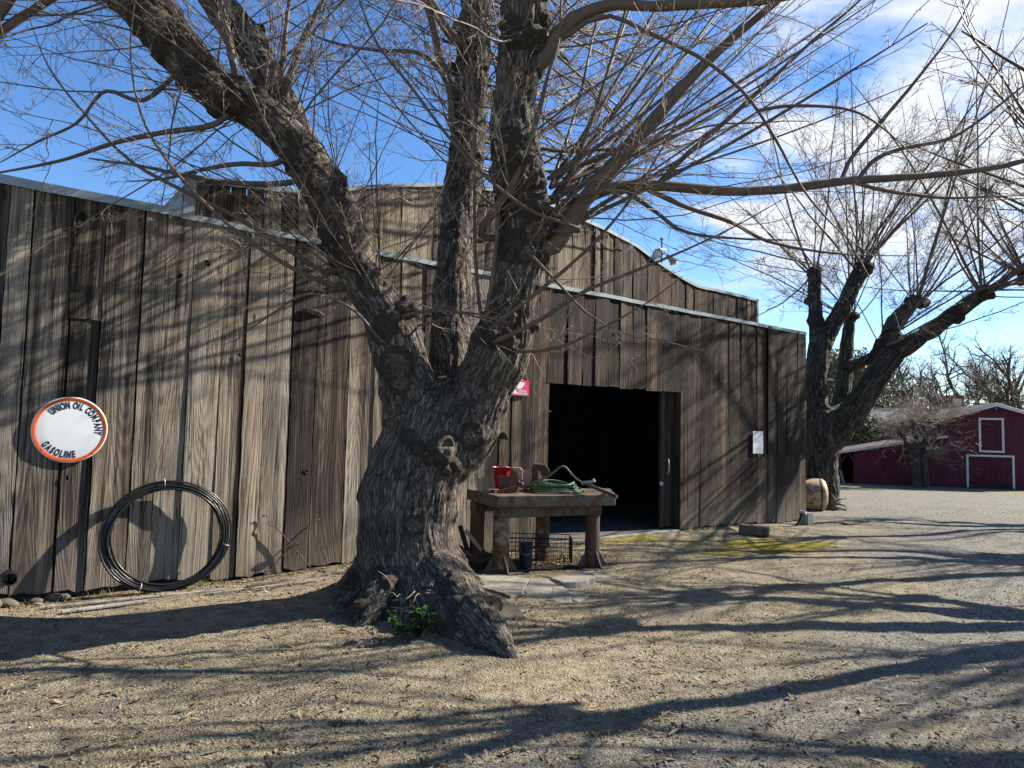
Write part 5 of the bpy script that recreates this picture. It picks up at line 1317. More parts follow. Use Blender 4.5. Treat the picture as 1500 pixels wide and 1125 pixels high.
outline('base', [(840, 800), (1200, 800), (1250, 835), (800, 835)], 15, 680, 670, Yv - .03, .2, 'vise_iron', v1, .004)
m_ = MB(); m_.add(*tube([at_y(725, 722, Yv - .10), at_y(766, 709, Yv - .04)], .013, 10)); m_.add(*ico(at_y(725, 722, Yv - .10), .024, 2)); m_.add(*ico(at_y(764, 709, Yv - .04), .028, 2)); put('handle', m_, M['rusty_steel'], v1, angle=40)
x, y = top_xy(790, .6); v2 = empty('bench_vise', (x, y, zt), 0, 'small rusty brown vise behind the green hose coil on the table', 'vise'); Yv = YT_ + .62
outline('body', [(690, 130), (720, 112), (800, 118), (838, 165), (832, 205), (770, 215), (760, 180), (740, 165), (745, 330), (660, 330), (690, 240)], 5.77, 660, 660, Yv, .12, 'rusty_pipe', v2)
outline('jaw', [(612, 180), (640, 165), (686, 165), (690, 240), (650, 330), (612, 330)], 5.77, 660, 660, Yv + .01, .10, 'pale_rust', v2, .005)
m_ = MB(); m_.add(*tube([at_y(795, 700, Yv - .04), at_y(812, 690, Yv - .04)], .012, 8)); put('handle', m_, M['rusty_steel'], v2)
x, y = top_xy(735, .42); bu = empty('red_bucket', (x, y, zt), 0, 'red plastic bucket behind the large vise on the table', 'bucket')
rb_ = 14.0 * y / FPX; hb = at_y(735, 684, y)[2] - zt
m_ = MB(); m_.add(*lathe([(0, .004), (rb_ * .62, .004), (rb_ * .68, .03), (rb_ * .9, hb * .85), (rb_ * .93, hb * .86), (rb_ * 1.12, hb), (rb_ * 1.05, hb * 1.0), (rb_ * .86, hb * .86), (rb_ * .6, .03), (0, .02)], 28, (x, y, zt))); put('body', m_, M['red_plastic'], bu, angle=35)
m_ = MB(); m_.add(*tube(spline([(x - rb_, y, zt + hb * .95), (x - .3 * rb_, y - .09, zt + hb * .98), (x + .4 * rb_, y - .10, zt + hb * 1.02), (x + rb_, y, zt + hb * .97)], 14), .004, 6)); put('bail', m_, M['galvanised'], bu, smooth=True)
x, y = top_xy(707, .30); m_ = MB(); m_.add(*obox((x, y, zt + .085), (.055, .02, 0), (-.018, .05, 0), (0, 0, .083)), (.5, .3, .7, 1)); tag(put('wood_block', m_, M['cut_timber'], bevel=.004), 'upright pale wooden block on the table corner next to the trunk', 'wood block')
x, y = top_xy(722, .24); m_ = MB(); m_.add(*obox((x, y + .05, zt + .016), (.07, .01, 0), (-.006, .045, 0), (0, 0, .014)), (.5, .3, .7, 1)); tag(put('wood_offcut', m_, M['cut_timber'], bevel=.003), 'thin brown wood offcut lying flat beside the pale block on the table', 'offcut')
# green hose
x, y = top_xy(812, .43); hs_ = empty('green_hose', (x, y, zt), 0, 'loosely coiled green garden hose on the table top', 'hose'); m_ = MB()
turns = 7; A_ = []; ph = random.random() * 6
for j in range(turns * 40 + 1):
    a = 2 * math.pi * j / 40; k = j / 40; rr_ = .345 - .018 * k + .03 * math.sin(a * .83 + ph) + .02 * math.sin(1.7 * a)
    A_.append((x + rr_ * 1.02 * math.cos(a), y + rr_ * .95 * math.sin(a), zt + .016 + .017 * k * (.8 + .3 * math.sin(a * 1.3)) + .006 * math.sin(3.1 * a)))
m_.add(*tube(A_, .0135, 9)); put('coil', m_, M['hose_green'], hs_, smooth=True)
Yh = y - .1; m_ = MB()
m_.add(*tube(spline([at_y(768, 713, Yh), at_y(786, 706, Yh), at_y(806, 696, Yh), at_y(818, 686, Yh), at_y(825, 683, Yh), at_y(831, 687, Yh), at_y(840, 698, Yh - .05), at_y(851, 706, Yh - .1), at_y(866, 711, Yh - .16), at_y(884, 718, Yh - .2)], 40), .0135, 9)); put('raised_loop', m_, M['hose_grey'], hs_, smooth=True)
m_ = MB(); m_.add(*tube([at_y(852, 708, Yh - .1), at_y(866, 706, Yh - .12), at_y(871, 703.5, Yh - .13)], [.022, .02, .026], 10)); put('coupling', m_, M['galvanised'], hs_, angle=40)
m_ = MB(); m_.add(*tube([at_y(862, 710, YT_ + .2), at_y(904, 728, YT_ - .06)], .022, 12)); tag(put('iron_pipe', m_, M['rusty_steel'], angle=40), 'rusty iron pipe sticking out over the right corner of the table', 'pipe')
m_ = MB(); m_.add(*bar(at_y(866, 741, YT_ - .02), at_y(886, 723, YT_ - .03), .05, .012, (0, 1, 0))); tag(put('steel_strap', m_, M['vise_iron']), 'flat dark steel strap hanging over the front edge at the right of the table', 'strap')
# --- under the table
pc = on_ground(792, 829); e = empty('wire_crate', pc, 0, 'rusty black wire crate on the ground under the table', 'crate')
def crate():
    x0, x1 = at_y(744, 800, pc[1])[0], at_y(838, 800, pc[1])[0]; y0, y1 = pc[1], pc[1] + .42; z0 = g1(pc[0], pc[1]) + .01; z1 = at_y(790, 789, pc[1])[2]
    def wires(nm, segs, r=.0032):
        m = MB()
        for a, b in segs: m.add(*tube([a, b], r, 5))
        put(nm, m, M['black_wire'], e)
    nx_ = 17; nz_ = 7; xs = np.linspace(x0, x1, nx_); zs = np.linspace(z0, z1, nz_); ys = np.linspace(y0, y1, 9)
    for yy, nm in ((y0, 'front_panel'), (y1, 'back_panel')):
        wires(nm, [((q, yy, z0), (q, yy, z1)) for q in xs] + [((x0, yy, q), (x1, yy, q)) for q in zs])
    for xx in (x0, x1): wires('side_panel', [((xx, q, z0), (xx, q, z1)) for q in ys] + [((xx, y0, q), (xx, y1, q)) for q in zs])
    wires('rim', [((x0, y0, z1), (x1, y0, z1)), ((x0, y1, z1), (x1, y1, z1)), ((x0, y0, z1), (x0, y1, z1)), ((x1, y0, z1), (x1, y1, z1)), ((x0, y0, z0), (x0, y0, z1)), ((x1, y0, z0), (x1, y0, z1))], .006)
crate()
p = on_ground(770, 832); p[1] -= .02; r_ = 9.5 * p[1] / FPX; h_ = at_y(770, 795, p[1])[2] - p[2]
cn = empty('paint_can', p, 0, 'dark navy can standing against the front of the wire crate', 'can')
m_ = MB(); m_.add(*lathe([(0, .002), (r_, .002), (r_ * 1.02, .01), (r_, .02), (r_, h_ - .02), (r_ * 1.03, h_ - .01), (r_ * 1.02, h_), (r_ * .9, h_), (r_ * .88, h_ - .012), (0, h_ - .012)], 24, tuple(p))); put('body', m_, M['navy_can'], cn, angle=35)
m_ = MB(); m_.add(*tube(spline([(p[0] - r_, p[1], p[2] + h_ - .03), (p[0] - r_ * .6, p[1] - r_ * .9, p[2] + h_ - .12), (p[0] + r_ * .6, p[1] - r_ * .9, p[2] + h_ - .12), (p[0] + r_, p[1], p[2] + h_ - .03)], 12), .003, 5)); put('bail', m_, M['galvanised'], cn)
SCR = [((682, 777), (706, 806), .05, .04, 'cut_timber', 'tilted pale timber offcut leaning under the left end of the table', 8.35),
       ((672, 800), (712, 838), .09, .03, 'rusty_steel', 'rusty flat bar slanting to the ground behind the left table leg', 8.5),
       ((668, 832), (722, 828), .06, .05, 'dark_plank', 'dark board lying by the trunk under the table', 8.3),
       ((672, 822), (724, 820), .05, .05, 'rusty_pipe', 'rusty bar lying behind the dark board under the table', 8.6),
       ((700, 812), (742, 816), .06, .06, 'dark_plank', 'dark stub of timber behind the left table leg', 8.8),
       ((674, 770), (690, 826), .1, .05, 'shed_wood', 'dark plank standing on end between the trunk and the table', 8.75)]
for a, b, w_, h_, mt, lb_, Y in SCR:
    pa, pb = at_y(*a, Y * la[1] / 8.2), at_y(*b, Y * la[1] / 8.2)
    for q in (pa, pb): q[2] = max(q[2], g1(q[0], q[1]) + h_ / 2)
    m_ = MB(); m_.add(*bar(pa, pb, w_, h_), (random.random(), random.random(), random.random(), 1)); tag(put('scrap_piece', m_, M[mt], bevel=.004), lb_, 'scrap')

for i, (px, py, dx, dz, mt) in enumerate(((696, 828, .18, .10, 'rusty_steel'), (712, 818, -.14, .16, 'rusty_pipe'), (686, 815, .10, .2, 'vise_iron'), (752, 829, .2, .03, 'rusty_pipe'), (826, 834, .16, .02, 'dark_plank'))):
    p = on_ground(px, py); q = p + np.array([dx, .05 * (i % 3 - 1), dz]); p[2] += .015; q[2] += .015; m_ = MB(); m_.add(*tube([p, (p + q) / 2 + (0, 0, .01), q], .018 + .006 * (i % 2), 8)); tag(put('scrap_piece', m_, M[mt], angle=40), ['rusty rod tilted low beside the trunk under the table', 'brown rusty bar rising leftward behind the left table leg', 'steep dark iron bar nearest the trunk under the table', 'rusty bar lying in the litter left of the navy can', 'dark stick lying in front of the wire crate'][i], 'scrap')
# broken concrete in front of the table
def slab(pts, z, th, label, tilt=(0, 0), mat='concrete'):
    c = at_z(np.mean([p[0] for p in pts]), np.mean([p[1] for p in pts]), z); g = g1(c[0], c[1])
    P_ = [at_z(a, b, g + z) for a, b in pts]; Q = []
    for i in range(len(P_)):
        a, b = P_[i], P_[(i + 1) % len(P_)]; Q.append(a)
        for f in (.33, .66): Q.append(a + (b - a) * f + np.array([random.uniform(-.012, .012), random.uniform(-.012, .012), 0]))
    Q = np.array(Q); zz = g + z + (Q[:, 0] - c[0]) * tilt[0] + (Q[:, 1] - c[1]) * tilt[1]
    Vv, F = prism(Q[:, :2], zz - th, zz); n = len(Q)
    Vv[:n, :2] = c[:2] + (Vv[:n, :2] - c[:2]) * 1.02; m = MB(); m.add(Vv, F)
    return tag(put('concrete_piece', m, M[mat], bevel=.008), label, 'concrete', 'broken concrete by the table')
slab([(668, 846), (700, 842), (745, 843), (775, 847), (771, 858), (764, 868), (748, 873), (728, 866), (705, 860), (680, 858)], .045, .10, 'largest flat broken concrete slab right of the tree root')
slab([(777, 850), (800, 850), (822, 858), (816, 866), (806, 877), (788, 872), (768, 862)], .05, .09, 'middle broken concrete slab tilted toward the yard', (0, .10))
slab([(808, 861), (824, 860), (840, 869), (834, 880), (822, 880), (806, 872)], .04, .07, 'smaller pale concrete fragment right of the middle slab', (.03, .1))
slab([(842, 868), (856, 867), (862, 872), (846, 878), (838, 876)], .03, .05, 'smallest concrete chip at the right end of the broken slabs', (0, .05))
slab([(806, 846), (835, 838), (870, 836), (872, 846), (850, 851), (824, 853)], .07, .12, 'long concrete strip just in front of the right table leg')
slab([(868, 838), (900, 837), (908, 846), (872, 850)], .02, .05, 'flat sandy concrete piece beside the right base plate')
slab([(722, 880), (735, 875), (760, 882), (772, 890), (771, 899), (752, 897), (728, 888)], .075, .10, 'loose brown stone slab lying tilted below the largest concrete slab', (.02, .25), 'stone_brown')

# ------------------------------------------------------------------ far side of the yard
ZR = -1.15
OB = at_z(1450, 716, ZR); ra_ = R(-16); RX = np.array([math.cos(ra_), math.sin(ra_), 0]); RYv = np.array([-math.sin(ra_), math.cos(ra_), 0])
def rbp(px, py):
    p = at_plane(px, py, OB, RYv); return float(np.dot(p - OB, RX)), float(p[2]) - ZR
rb = empty('red_barn', OB, ra_, 'dark red gabled barn with white trimmed doors and a lean-to across the yard', 'barn')
xl, ze = rbp(1386, 611); xp, zp = rbp(1457, 592); xr = xp + (xp - xl)
xa, za = rbp(1253, 658); xb_, zb2 = rbp(1388, 638)
def battened(mb, x0, x1, y, topf, step=.32, zb=-.2):
    x = x0
    while x < x1 - 1e-3:
        x2 = min(x + step, x1); o = random.uniform(-.006, .006); mb.add([(x + .006, y + o, zb), (x2 - .006, y + o, zb), (x2 - .006, y + o, topf(x2)), (x + .006, y + o, topf(x))], [(0, 1, 2, 3)])
        mb.add([(x2 - .006, y + o, zb), (x2 + .006, y + .012, zb), (x2 + .006, y + .012, topf(x2)), (x2 - .006, y + o, topf(x2))], [(0, 1, 2, 3)]); x = x2
gtop = lambda x: ze + (zp - ze) * (1 - abs(x - xp) / (xp - xl)) - .05
BD = 11.0
m_ = MB(); battened(m_, xl, xp, 0, gtop); battened(m_, xp, xr, 0, gtop)
m_.add(*box(xl, xl + .05, .03, BD, -.2, ze - .1)); m_.add(*box(xr - .05, xr, .03, BD, -.2, ze - .1)); m_.add([(xl, BD, -.2), (xr, BD, -.2), (xr, BD, ze), (xp, BD, zp), (xl, BD, ze)], [(4, 3, 2, 1, 0)])
put('wall', m_, M['barn_red'], rb, local=True)
def slope(mb, xA, zA, xB, zB, y0, y1, t):
    mb.add([(xA, y0, zA), (xB, y0, zB), (xB, y1, zB), (xA, y1, zA), (xA, y0, zA - t), (xB, y0, zB - t), (xB, y1, zB - t), (xA, y1, zA - t)], [(0, 1, 2, 3), (7, 6, 5, 4), (0, 4, 5, 1), (1, 5, 6, 2), (2, 6, 7, 3), (3, 7, 4, 0)])
def corrug(mb, xA, zA, xB, zB, y0, y1, t):
    n = int((y1 - y0) / .12); ys = np.linspace(y0, y1, n * 2 + 1); h = np.array([.02 * (i % 2) for i in range(len(ys))]); V = []
    for y, q in zip(ys, h): V += [(xA, y, zA + q), (xB, y, zB + q)]
    mb.add(V, [(2 * i, 2 * i + 2, 2 * i + 3, 2 * i + 1) if xA > xB else (2 * i, 2 * i + 1, 2 * i + 3, 2 * i + 2) for i in range(len(ys) - 1)])
k = (zp - ze) / (xp - xl)
m_ = MB(); corrug(m_, xl - .45, ze - .45 * k + .06, xp, zp + .06, -.30, BD + .2, .06); corrug(m_, xp, zp + .06, xr + .45, ze - .45 * k + .06, -.30, BD + .2, .06)
put('roof', m_, M['old_roof_tin'], rb, local=True)
m_ = MB(); slope(m_, xl - .45, ze - .45 * k + .05, xp, zp + .05, -.32, -.27, .19); slope(m_, xp + .002, zp + .05, xr + .45, ze - .45 * k + .05, -.32, -.27, .19); put('rake_board', m_, M['white_trim'], rb, local=True)
def framed_door(name, pA, pB, bars, parts=2):
    x0, z1 = rbp(*pA); x1, z0 = rbp(*pB); t = .11; n_ = parts
    d = MB(); xm = (x0 + x1) / 2
    for i in range(8): a = x0 + t + (x1 - x0 - 2 * t) * i / 8; b = x0 + t + (x1 - x0 - 2 * t) * (i + 1) / 8 - .012; d.add(*box(a, b, -.045, -.01, z0 + .02, z1 - t))
    dd = put(name, d, M['barn_red_door'], rb, local=True)
    f = MB(); f.add(*box(x0, x0 + t, -.06, -.008, z0, z1 - t)); f.add(*box(x1 - t, x1, -.06, -.008, z0, z1 - t)); f.add(*box(x0, x1, -.063, -.008, z1 - t, z1))
    if bars: f.add(*box(x0, x1, -.063, -.008, z0 - t, z0 - .002))
    put('frame', f, M['white_trim'], dd, local=True)
    for fz in (.12, .5, .86):
        for sx in (0, 1):
            h = MB(); z = z0 + (z1 - z0) * fz; a = x0 + t + .03 if sx == 0 else x1 - t - .03; b = a + (.23 if sx == 0 else -.23) * (x1 - x0)
            h.add([(a, -.05, z - .05), (b, -.05, z - .015), (b, -.05, z + .015), (a, -.05, z + .05)], [(0, 1, 2, 3) if sx == 0 else (3, 2, 1, 0)]); put('hinge', h, M['hinge_black'], dd, local=True)
    if not bars:
        h = MB(); h.add(*box(xm - .13, xm + .13, -.06, -.047, (z0 + z1) / 2 - .03, (z0 + z1) / 2 + .06)); put('latch', h, M['hinge_black'], dd, local=True)
framed_door('loft_door', (1433, 612), (1471, 660.5), True); framed_door('barn_door', (1415, 665.5), (1486.5, 716), False)
x_, z_ = rbp(1457.5, 597.5); m_ = MB(); m_.add(*tube([(x_, -.02, z_ + .1), (x_, -.2, z_), (x_, -.2, z_ - .08)], .03, 8)); put('yard_lamp', m_, M['white_trim'], rb, local=True)
# lean-to
kk = (zb2 - za) / (xb_ - xa); ltop = lambda x: za + (x - xa) * kk - .06
m_ = MB(); battened(m_, xa, xl - .003, .0, ltop); m_.add(*box(xa, xa + .05, .02, 5.5, -.2, za - .15)); put('lean_to_wall', m_, M['barn_red'], rb, local=True)
xe, _ = rbp(1226, 656)
m_ = MB(); corrug(m_, xe, za + (xe - xa) * kk + .03, xl, za + (xl - xa) * kk + .03, -.25, 7.0, .05); put('lean_to_roof', m_, M['old_roof_tin'], rb, local=True)
m_ = MB(); slope(m_, xe, za + (xe - xa) * kk + .02, xl, za + (xl - xa) * kk + .02, -.27, -.22, .13); m_.add(*box(xe - .03, xe, -.25, 7, za + (xe - xa) * kk - .16, za + (xe - xa) * kk + .03)); put('fascia', m_, M['white_trim'], rb, local=True)
for px in (1231, 1252):
    x_, _ = rbp(px, 680); m_ = MB(); m_.add(*box(x_ - .06, x_ + .06, .02, .14, -.2, ltop(x_))); m_.add(*bar((x_, .08, ltop(x_) - .7), (x_ + (-.45 if px > 1240 else .4), .08, ltop(x_) - .08), .08, .1)); put('post', m_, M['barn_red'], rb, local=True)
m_ = MB(); m_.add(*box(xe + .1, xa, 4.5, 4.55, -.2, ltop(xe) - .1)); m_.add(*box(xe + .2, xa - .1, 2.5, 2.6, .4, .55)); m_.add(*box(xe + .08, xe + .12, .6, 4.5, -.2, ltop(xe) - .1)); put('bay_back_shade_panel', m_, M['interior_dark'], rb, local=True)  # back wall and beam, plus a side panel added to shade the bay

def far_ground(px, py):  return at_z(px, py, ZR)
for i, (a, b) in enumerate((((1220, 668), (1229, 708)), ((1227, 674), (1236, 708)))):
    pb = on_ground(*b); pa = at_y(a[0], a[1], pb[1] + .5); m_ = MB(); m_.add(*bar(pb, pa, .14, .04, (0, 1, 0)), (.9, .5, .5, 1)); tag(put('leaning_board', m_, M['grey_plank']), ['longer pale board leaning at the left end of the red lean-to', 'shorter pale board leaning beside the open lean-to bay'][i], 'board')
p = on_ground(1311, 710); m_ = MB(); m_.add(*obox(p + (0, 0, .19), (.36, 0, 0), (0, .2, 0), (0, 0, .2))); tag(put('stone_trough', m_, M['concrete'], bevel=.03), 'low grey trough standing in front of the red lean-to wall', 'trough')
for i, (a, b) in enumerate((((1336, 676), (1326, 709)), ((1341, 680), (1330, 710)))):
    pb = on_ground(*b); pa = at_y(a[0], a[1], pb[1] + .15); m_ = MB(); m_.add(*tube([pb, pa], .035, 7)); tag(put('leaning_pole', m_, M['grey_plank']), ['left pole leaning on the small pollard by the red barn', 'right pole leaning on the small pollard by the red barn'][i], 'pole')

# weathered shed seen past the barn corner
Ys = 38.0; pr_ = at_y(1217, 706, Ys); pl_ = at_y(1120, 706, Ys); zs = at_y(1200, 557, Ys)[2]; zg = g1(pr_[0], Ys)
shd = empty('board_shed', ((pl_[0] + pr_[0]) / 2, Ys, zg), 0, 'tall brown board shed glimpsed between the barn corner and the pollarded tree', 'shed')
m_ = MB(); x = pl_[0]
while x < pr_[0]:
    w_ = random.uniform(.16, .3); m_.add(*box(x, min(x + w_ - .015, pr_[0]), Ys, Ys + .03, zg - .3, zs), (random.random(), random.random(), random.random(), 1)); x += w_
m_.add(*box(pr_[0] - .03, pr_[0], Ys + .031, Ys + 4, zg - .3, zs), (.5, .5, .5, 1)); m_.add(*box(pl_[0], pl_[0] + .03, Ys + .031, Ys + 4, zg - .3, zs), (.5, .5, .5, 1)); put('wall', m_, M['weathered_wood'], shd)
m_ = MB(); m_.add(*box(pl_[0] - .2, pr_[0] + .12, Ys - .15, Ys + 4.2, zs + .002, zs + .1)); put('roof', m_, M['galvanised'], shd)

# small pollard in front of the red barn
b3 = on_ground(1344, 714); Y3 = b3[1]
t3 = empty('small_pollard', b3, 0, 'small bushy pollarded tree with fine pale twigs in front of the red barn', 'tree')
T3 = [limb_px([(a, b, c, Y3 + d) for a, b, c, d in r], 10) for r in ([(1343, 718, 7, 0), (1342, 695, 5.5, 0), (1341, 672, 6, 0)], [(1356, 718, 6, .3), (1355, 690, 5, .3), (1352, 665, 5, .3)], [(1341, 675, 5, 0), (1332, 655, 4, .1), (1318, 632, 3.4, .1)],
      [(1341, 672, 4.5, 0), (1343, 645, 3.6, -.3), (1338, 618, 3, -.4)], [(1352, 668, 4.5, .2), (1356, 640, 3.6, .2), (1352, 615, 3, .3)], [(1353, 668, 4, .2), (1367, 645, 3.4, .1), (1378, 622, 3, .2)])]
bark_mesh('trunk', T3, [(T3[k][-1, :3], .2) for k in (2, 3, 4, 5)], [], .05, .4, .02, 'mossy_bark', t3, tubes_k=10)
random.seed(41)
crown([(T3[2][-1, :3], (-.5, -.2, .1)), (T3[3][-1, :3], (-.1, -.4, .4)), (T3[4][-1, :3], (.1, .3, .5)), (T3[5][-1, :3], (.5, -.1, .2)), (T3[1][-1, :3], (.3, -.3, 0)), (T3[2][-1, :3], (-.2, .3, .5))], 34, 1.1, 3.1, .016, .2, 10, (.7, .75), 6, 4, ('pale_twig', 'pale_twig'), t3, l1=(.3, 1.2), rmin=.0062, droop=.5, l2=(.1, .5))

# brick house behind
Yh = 60.0; hz = ZR; he = empty('brick_house', at_y(1345, 700, Yh) * np.array([1, 1, 0]) + np.array([0, 0, hz]), 0, 'red brick house with grey-blue roof behind the red barn', 'house')
x0, x1 = at_y(1298, 640, Yh)[0], at_y(1420, 640, Yh)[0]; zw = at_y(1340, 622, Yh)[2]; zr = at_y(1340, 600, Yh + 4)[2]
m_ = MB(); m_.add(*box(x0, x1, Yh, Yh + 8, hz, zw)); m_.add([(x0, Yh, zw), (x0, Yh + 8, zw), (x0, Yh + 4, zr), (x1, Yh, zw), (x1, Yh + 8, zw), (x1, Yh + 4, zr)], [(0, 2, 1), (3, 4, 5)]); put('wall', m_, M['brick_red'], he)
m_ = MB(); m_.add([(x0 - .3, Yh - .3, zw - .1), (x1 + .3, Yh - .3, zw - .1), (x1 + .3, Yh + 4, zr + .08), (x0 - .3, Yh + 4, zr + .08), (x1 + .3, Yh + 8.3, zw - .1), (x0 - .3, Yh + 8.3, zw - .1)], [(0, 1, 2, 3), (3, 2, 4, 5)]); put('roof', m_, M['roof_blue_grey'], he)
xa_, xb2 = at_y(1391, 600, Yh + 1)[0], at_y(1413, 600, Yh + 1)[0]; zc0, zc1 = at_y(1400, 612, Yh + 1)[2], at_y(1400, 579, Yh + 1)[2]
m_ = MB(); m_.add(*box(xa_, xb2, Yh + 1, Yh + 4, zc0 - 1, zc1)); dm = put('dormer', m_, M['brick_red'], he)
m_ = MB(); a_, b_ = at_y(1396, 584, Yh + .95), at_y(1408, 594, Yh + .95); m_.add(*box(a_[0], b_[0], Yh + .93, Yh + .995, b_[2], a_[2])); put('window', m_, M['white_trim'], dm)
for k in range(3):
    m_ = MB(); a_, b_ = at_y(1306 + 26 * k, 628, Yh - .02), at_y(1313 + 26 * k, 640, Yh - .02); m_.add(*box(a_[0], b_[0], Yh - .06, Yh - .004, b_[2], a_[2])); wn_ = put('window', m_, M['white_trim'], he)
    m_ = MB(); m_.add(*box(a_[0] + .06, b_[0] - .06, Yh - .07, Yh - .063, b_[2] + .06, a_[2] - .06)); put('pane', m_, M['window_glass'], wn_)

# hedges and evergreens
def bush(name, px, py, Y, rx, rz, n, leafs, mat, label, cat='bush', sz=(.06, .16), lobes=9):
    c = at_y(px, py, Y); g = g1(c[0], c[1]); e = empty(name, (c[0], c[1], g), 0, label, cat)
    cen = np.array([c[0], c[1], c[2]]); L = np.stack([rng.normal(0, .45, lobes) * rx, rng.normal(0, .4, lobes) * rx, rng.normal(0, .38, lobes) * rz], 1); lr = .35 + .3 * rng.random(lobes)
    i = rng.integers(0, lobes, n); d = nrmz(rng.normal(0, 1, (n, 3))) * (rng.random((n, 1)) ** .4)
    P = cen + L[i] + d * lr[i][:, None] * np.array([rx, rx, rz]) ; P[:, 2] = np.maximum(P[:, 2], g + .1)
    u = nrmz(rng.normal(0, 1, (n, 3))); v = nrmz(np.cross(u, rng.normal(0, 1, (n, 3)))); s = (sz[0] + (sz[1] - sz[0]) * rng.random(n))[:, None]
    V = np.stack([P - u * s, P - v * s * .45, P + u * s, P + v * s * .45], 1).reshape(-1, 3); Q = np.arange(n * 4).reshape(-1, 4)
    put(leafs, fast_mesh(leafs, V, Q), M[mat], e)
    m = MB()
    for k in range(7):
        t_ = cen + L[k % lobes]; m.add(*tube(spline([(c[0] + random.uniform(-.3, .3), c[1], g - .1), ((c[0] + t_[0]) / 2, c[1], (g + t_[2]) / 2 + .2), t_], 8), np.linspace(.12, .03, 8), 6))
    put('stems', m, M['far_bark'], e); return e
bush('hedge_bush', 1262, 628, 52, 1.9, 1.7, 6500, 'leaves', 'hedge_leaf', 'bright green bush behind the left end of the lean-to roof')
bush('evergreen_tree', 1228, 560, 58, 2.6, 3.6, 9000, 'leaves', 'olive_leaf', 'tall olive green evergreen seen through the fork of the pollarded tree', 'tree', (.08, .2), 12)
bush('hedge_bush', 1330, 618, 66, 3.4, 2.0, 5000, 'leaves', 'olive_leaf', 'grey-green shrubs behind the brick house', 'bush', (.08, .2))
bush('hedge_bush', 1290, 600, 72, 3.8, 3.0, 6500, 'leaves', 'olive_leaf', 'pale grey-green trees beyond the green bush', 'bush', (.08, .22), 11)
bush('hedge_bush', 1185, 610, 66, 4.0, 3.4, 6000, 'leaves', 'olive_leaf', 'dull green trees behind the brown board shed', 'bush', (.08, .22), 11)

def oak(px, py, Y, h, seed, label):
    global rng
    rng = np.random.default_rng(seed); random.seed(seed)
    b = at_y(px, py, Y); b[2] = g1(b[0], b[1]); e = empty('bare_oak', b, 0, label, 'tree', 'bare oaks beyond the red barn')
    tr = grow(b[None], np.array([[random.uniform(-.15, .15), 0, 1.0]]), np.array([h * .42]), 10, .1, .12)
    a, pi_, t_ = kids(tr, 10, 25, 62, h * .42, h * .75, 12, .45, 1.0, None, .35, .24, .1)
    c, _, _ = kids(a, 9, 25, 65, h * .14, h * .34, 9, .2, 1.0, None, .2, .28, .3)
    d, _, _ = kids(c, 6, 25, 70, h * .05, h * .15, 6, .2, 1.0, None, .15, .28, .3)
    f, _, _ = kids(d, 6, 25, 70, h * .02, h * .07, 4, .15, 1.0, None, .1, .28, .3)
    r = h * .026
    tubes_obj('trunk', [(tr, r * 1.25, r * .85, 10)], 'far_bark', e); tubes_obj('limbs', [(a, r * .55, r * .14, 7), (c, r * .2, r * .07, 5)], 'far_bark', e); tubes_obj('twigs', [(d, .018, .009, 3), (f, .011, .008, 3)], 'far_twig', e)
oak(1412, 660, 66, 13, 61, 'bare oak rising directly behind the gable of the red barn')
oak(1456, 660, 74, 15, 62, 'broad bare oak behind the right roof slope of the red barn')
oak(1330, 660, 76, 13, 63, 'bare oak behind the brick house')
oak(1510, 660, 62, 13, 64, 'bare oak at the right frame edge behind the red barn')
oak(1270, 660, 80, 13, 65, 'bare oak behind the lean-to, left of the brick house')
# ------------------------------------------------------------------ camera, sun, sky
cam = bpy.data.cameras.new('Camera'); co = bpy.data.objects.new('Camera', cam); C.objects.link(co)
cam.sensor_width = 36; cam.lens = 36 * FPX / 1500; cam.clip_end = 3000; cam.clip_start = .05
Rm = Matrix(((XC[0], YC[0], -FW[0]), (XC[1], YC[1], -FW[1]), (XC[2], YC[2], -FW[2])))
co.matrix_world = Matrix.Translation((0, 0, EYE)) @ Rm.to_4x4()
sc.camera = co

SUN_AZ, SUN_EL = WANG - R(16), R(34)          # angle from +X, low graze along the boards
sv = Vector((math.cos(SUN_AZ) * math.cos(SUN_EL), math.sin(SUN_AZ) * math.cos(SUN_EL), math.sin(SUN_EL)))
sl = bpy.data.lights.new('Sun', 'SUN'); sl.energy = 5.0; sl.angle = R(.45); sl.color = (1.0, .93, .81)
so = bpy.data.objects.new('Sun', sl); C.objects.link(so); so.rotation_euler = sv.to_track_quat('Z', 'Y').to_euler(); so.location = (20, 10, 30)

w = bpy.data.worlds.new('World'); sc.world = w; w.use_nodes = True; t = w.node_tree; t.nodes.clear()
N = t.nodes.new; Lk = t.links.new
sky = N('ShaderNodeTexSky'); sky.sky_type = 'NISHITA'; sky.sun_disc = False
sky.sun_elevation = SUN_EL; sky.sun_rotation = math.pi / 2 - SUN_AZ; sky.air_density = 1.0; sky.dust_density = .0; sky.ozone_density = 3.0; sky.altitude = 100
tc = N('ShaderNodeTexCoord'); sep = N('ShaderNodeSeparateXYZ'); Lk(tc.outputs['Generated'], sep.inputs[0])
def mth(op, a, b=0.0, clamp=False):
    n = N('ShaderNodeMath'); n.operation = op; n.use_clamp = clamp
    for i, v in enumerate((a, b)):
        if isinstance(v, bpy.types.NodeSocket): Lk(v, n.inputs[i])
        else: n.inputs[i].default_value = v
    return n.outputs[0]
dz = mth('MAXIMUM', sep.outputs[2], .03); dz = mth('ADD', dz, .10)
u = mth('DIVIDE', sep.outputs[0], dz); v = mth('DIVIDE', sep.outputs[1], dz)
cmb = N('ShaderNodeCombineXYZ'); Lk(u, cmb.inputs[0]); Lk(v, cmb.inputs[1])
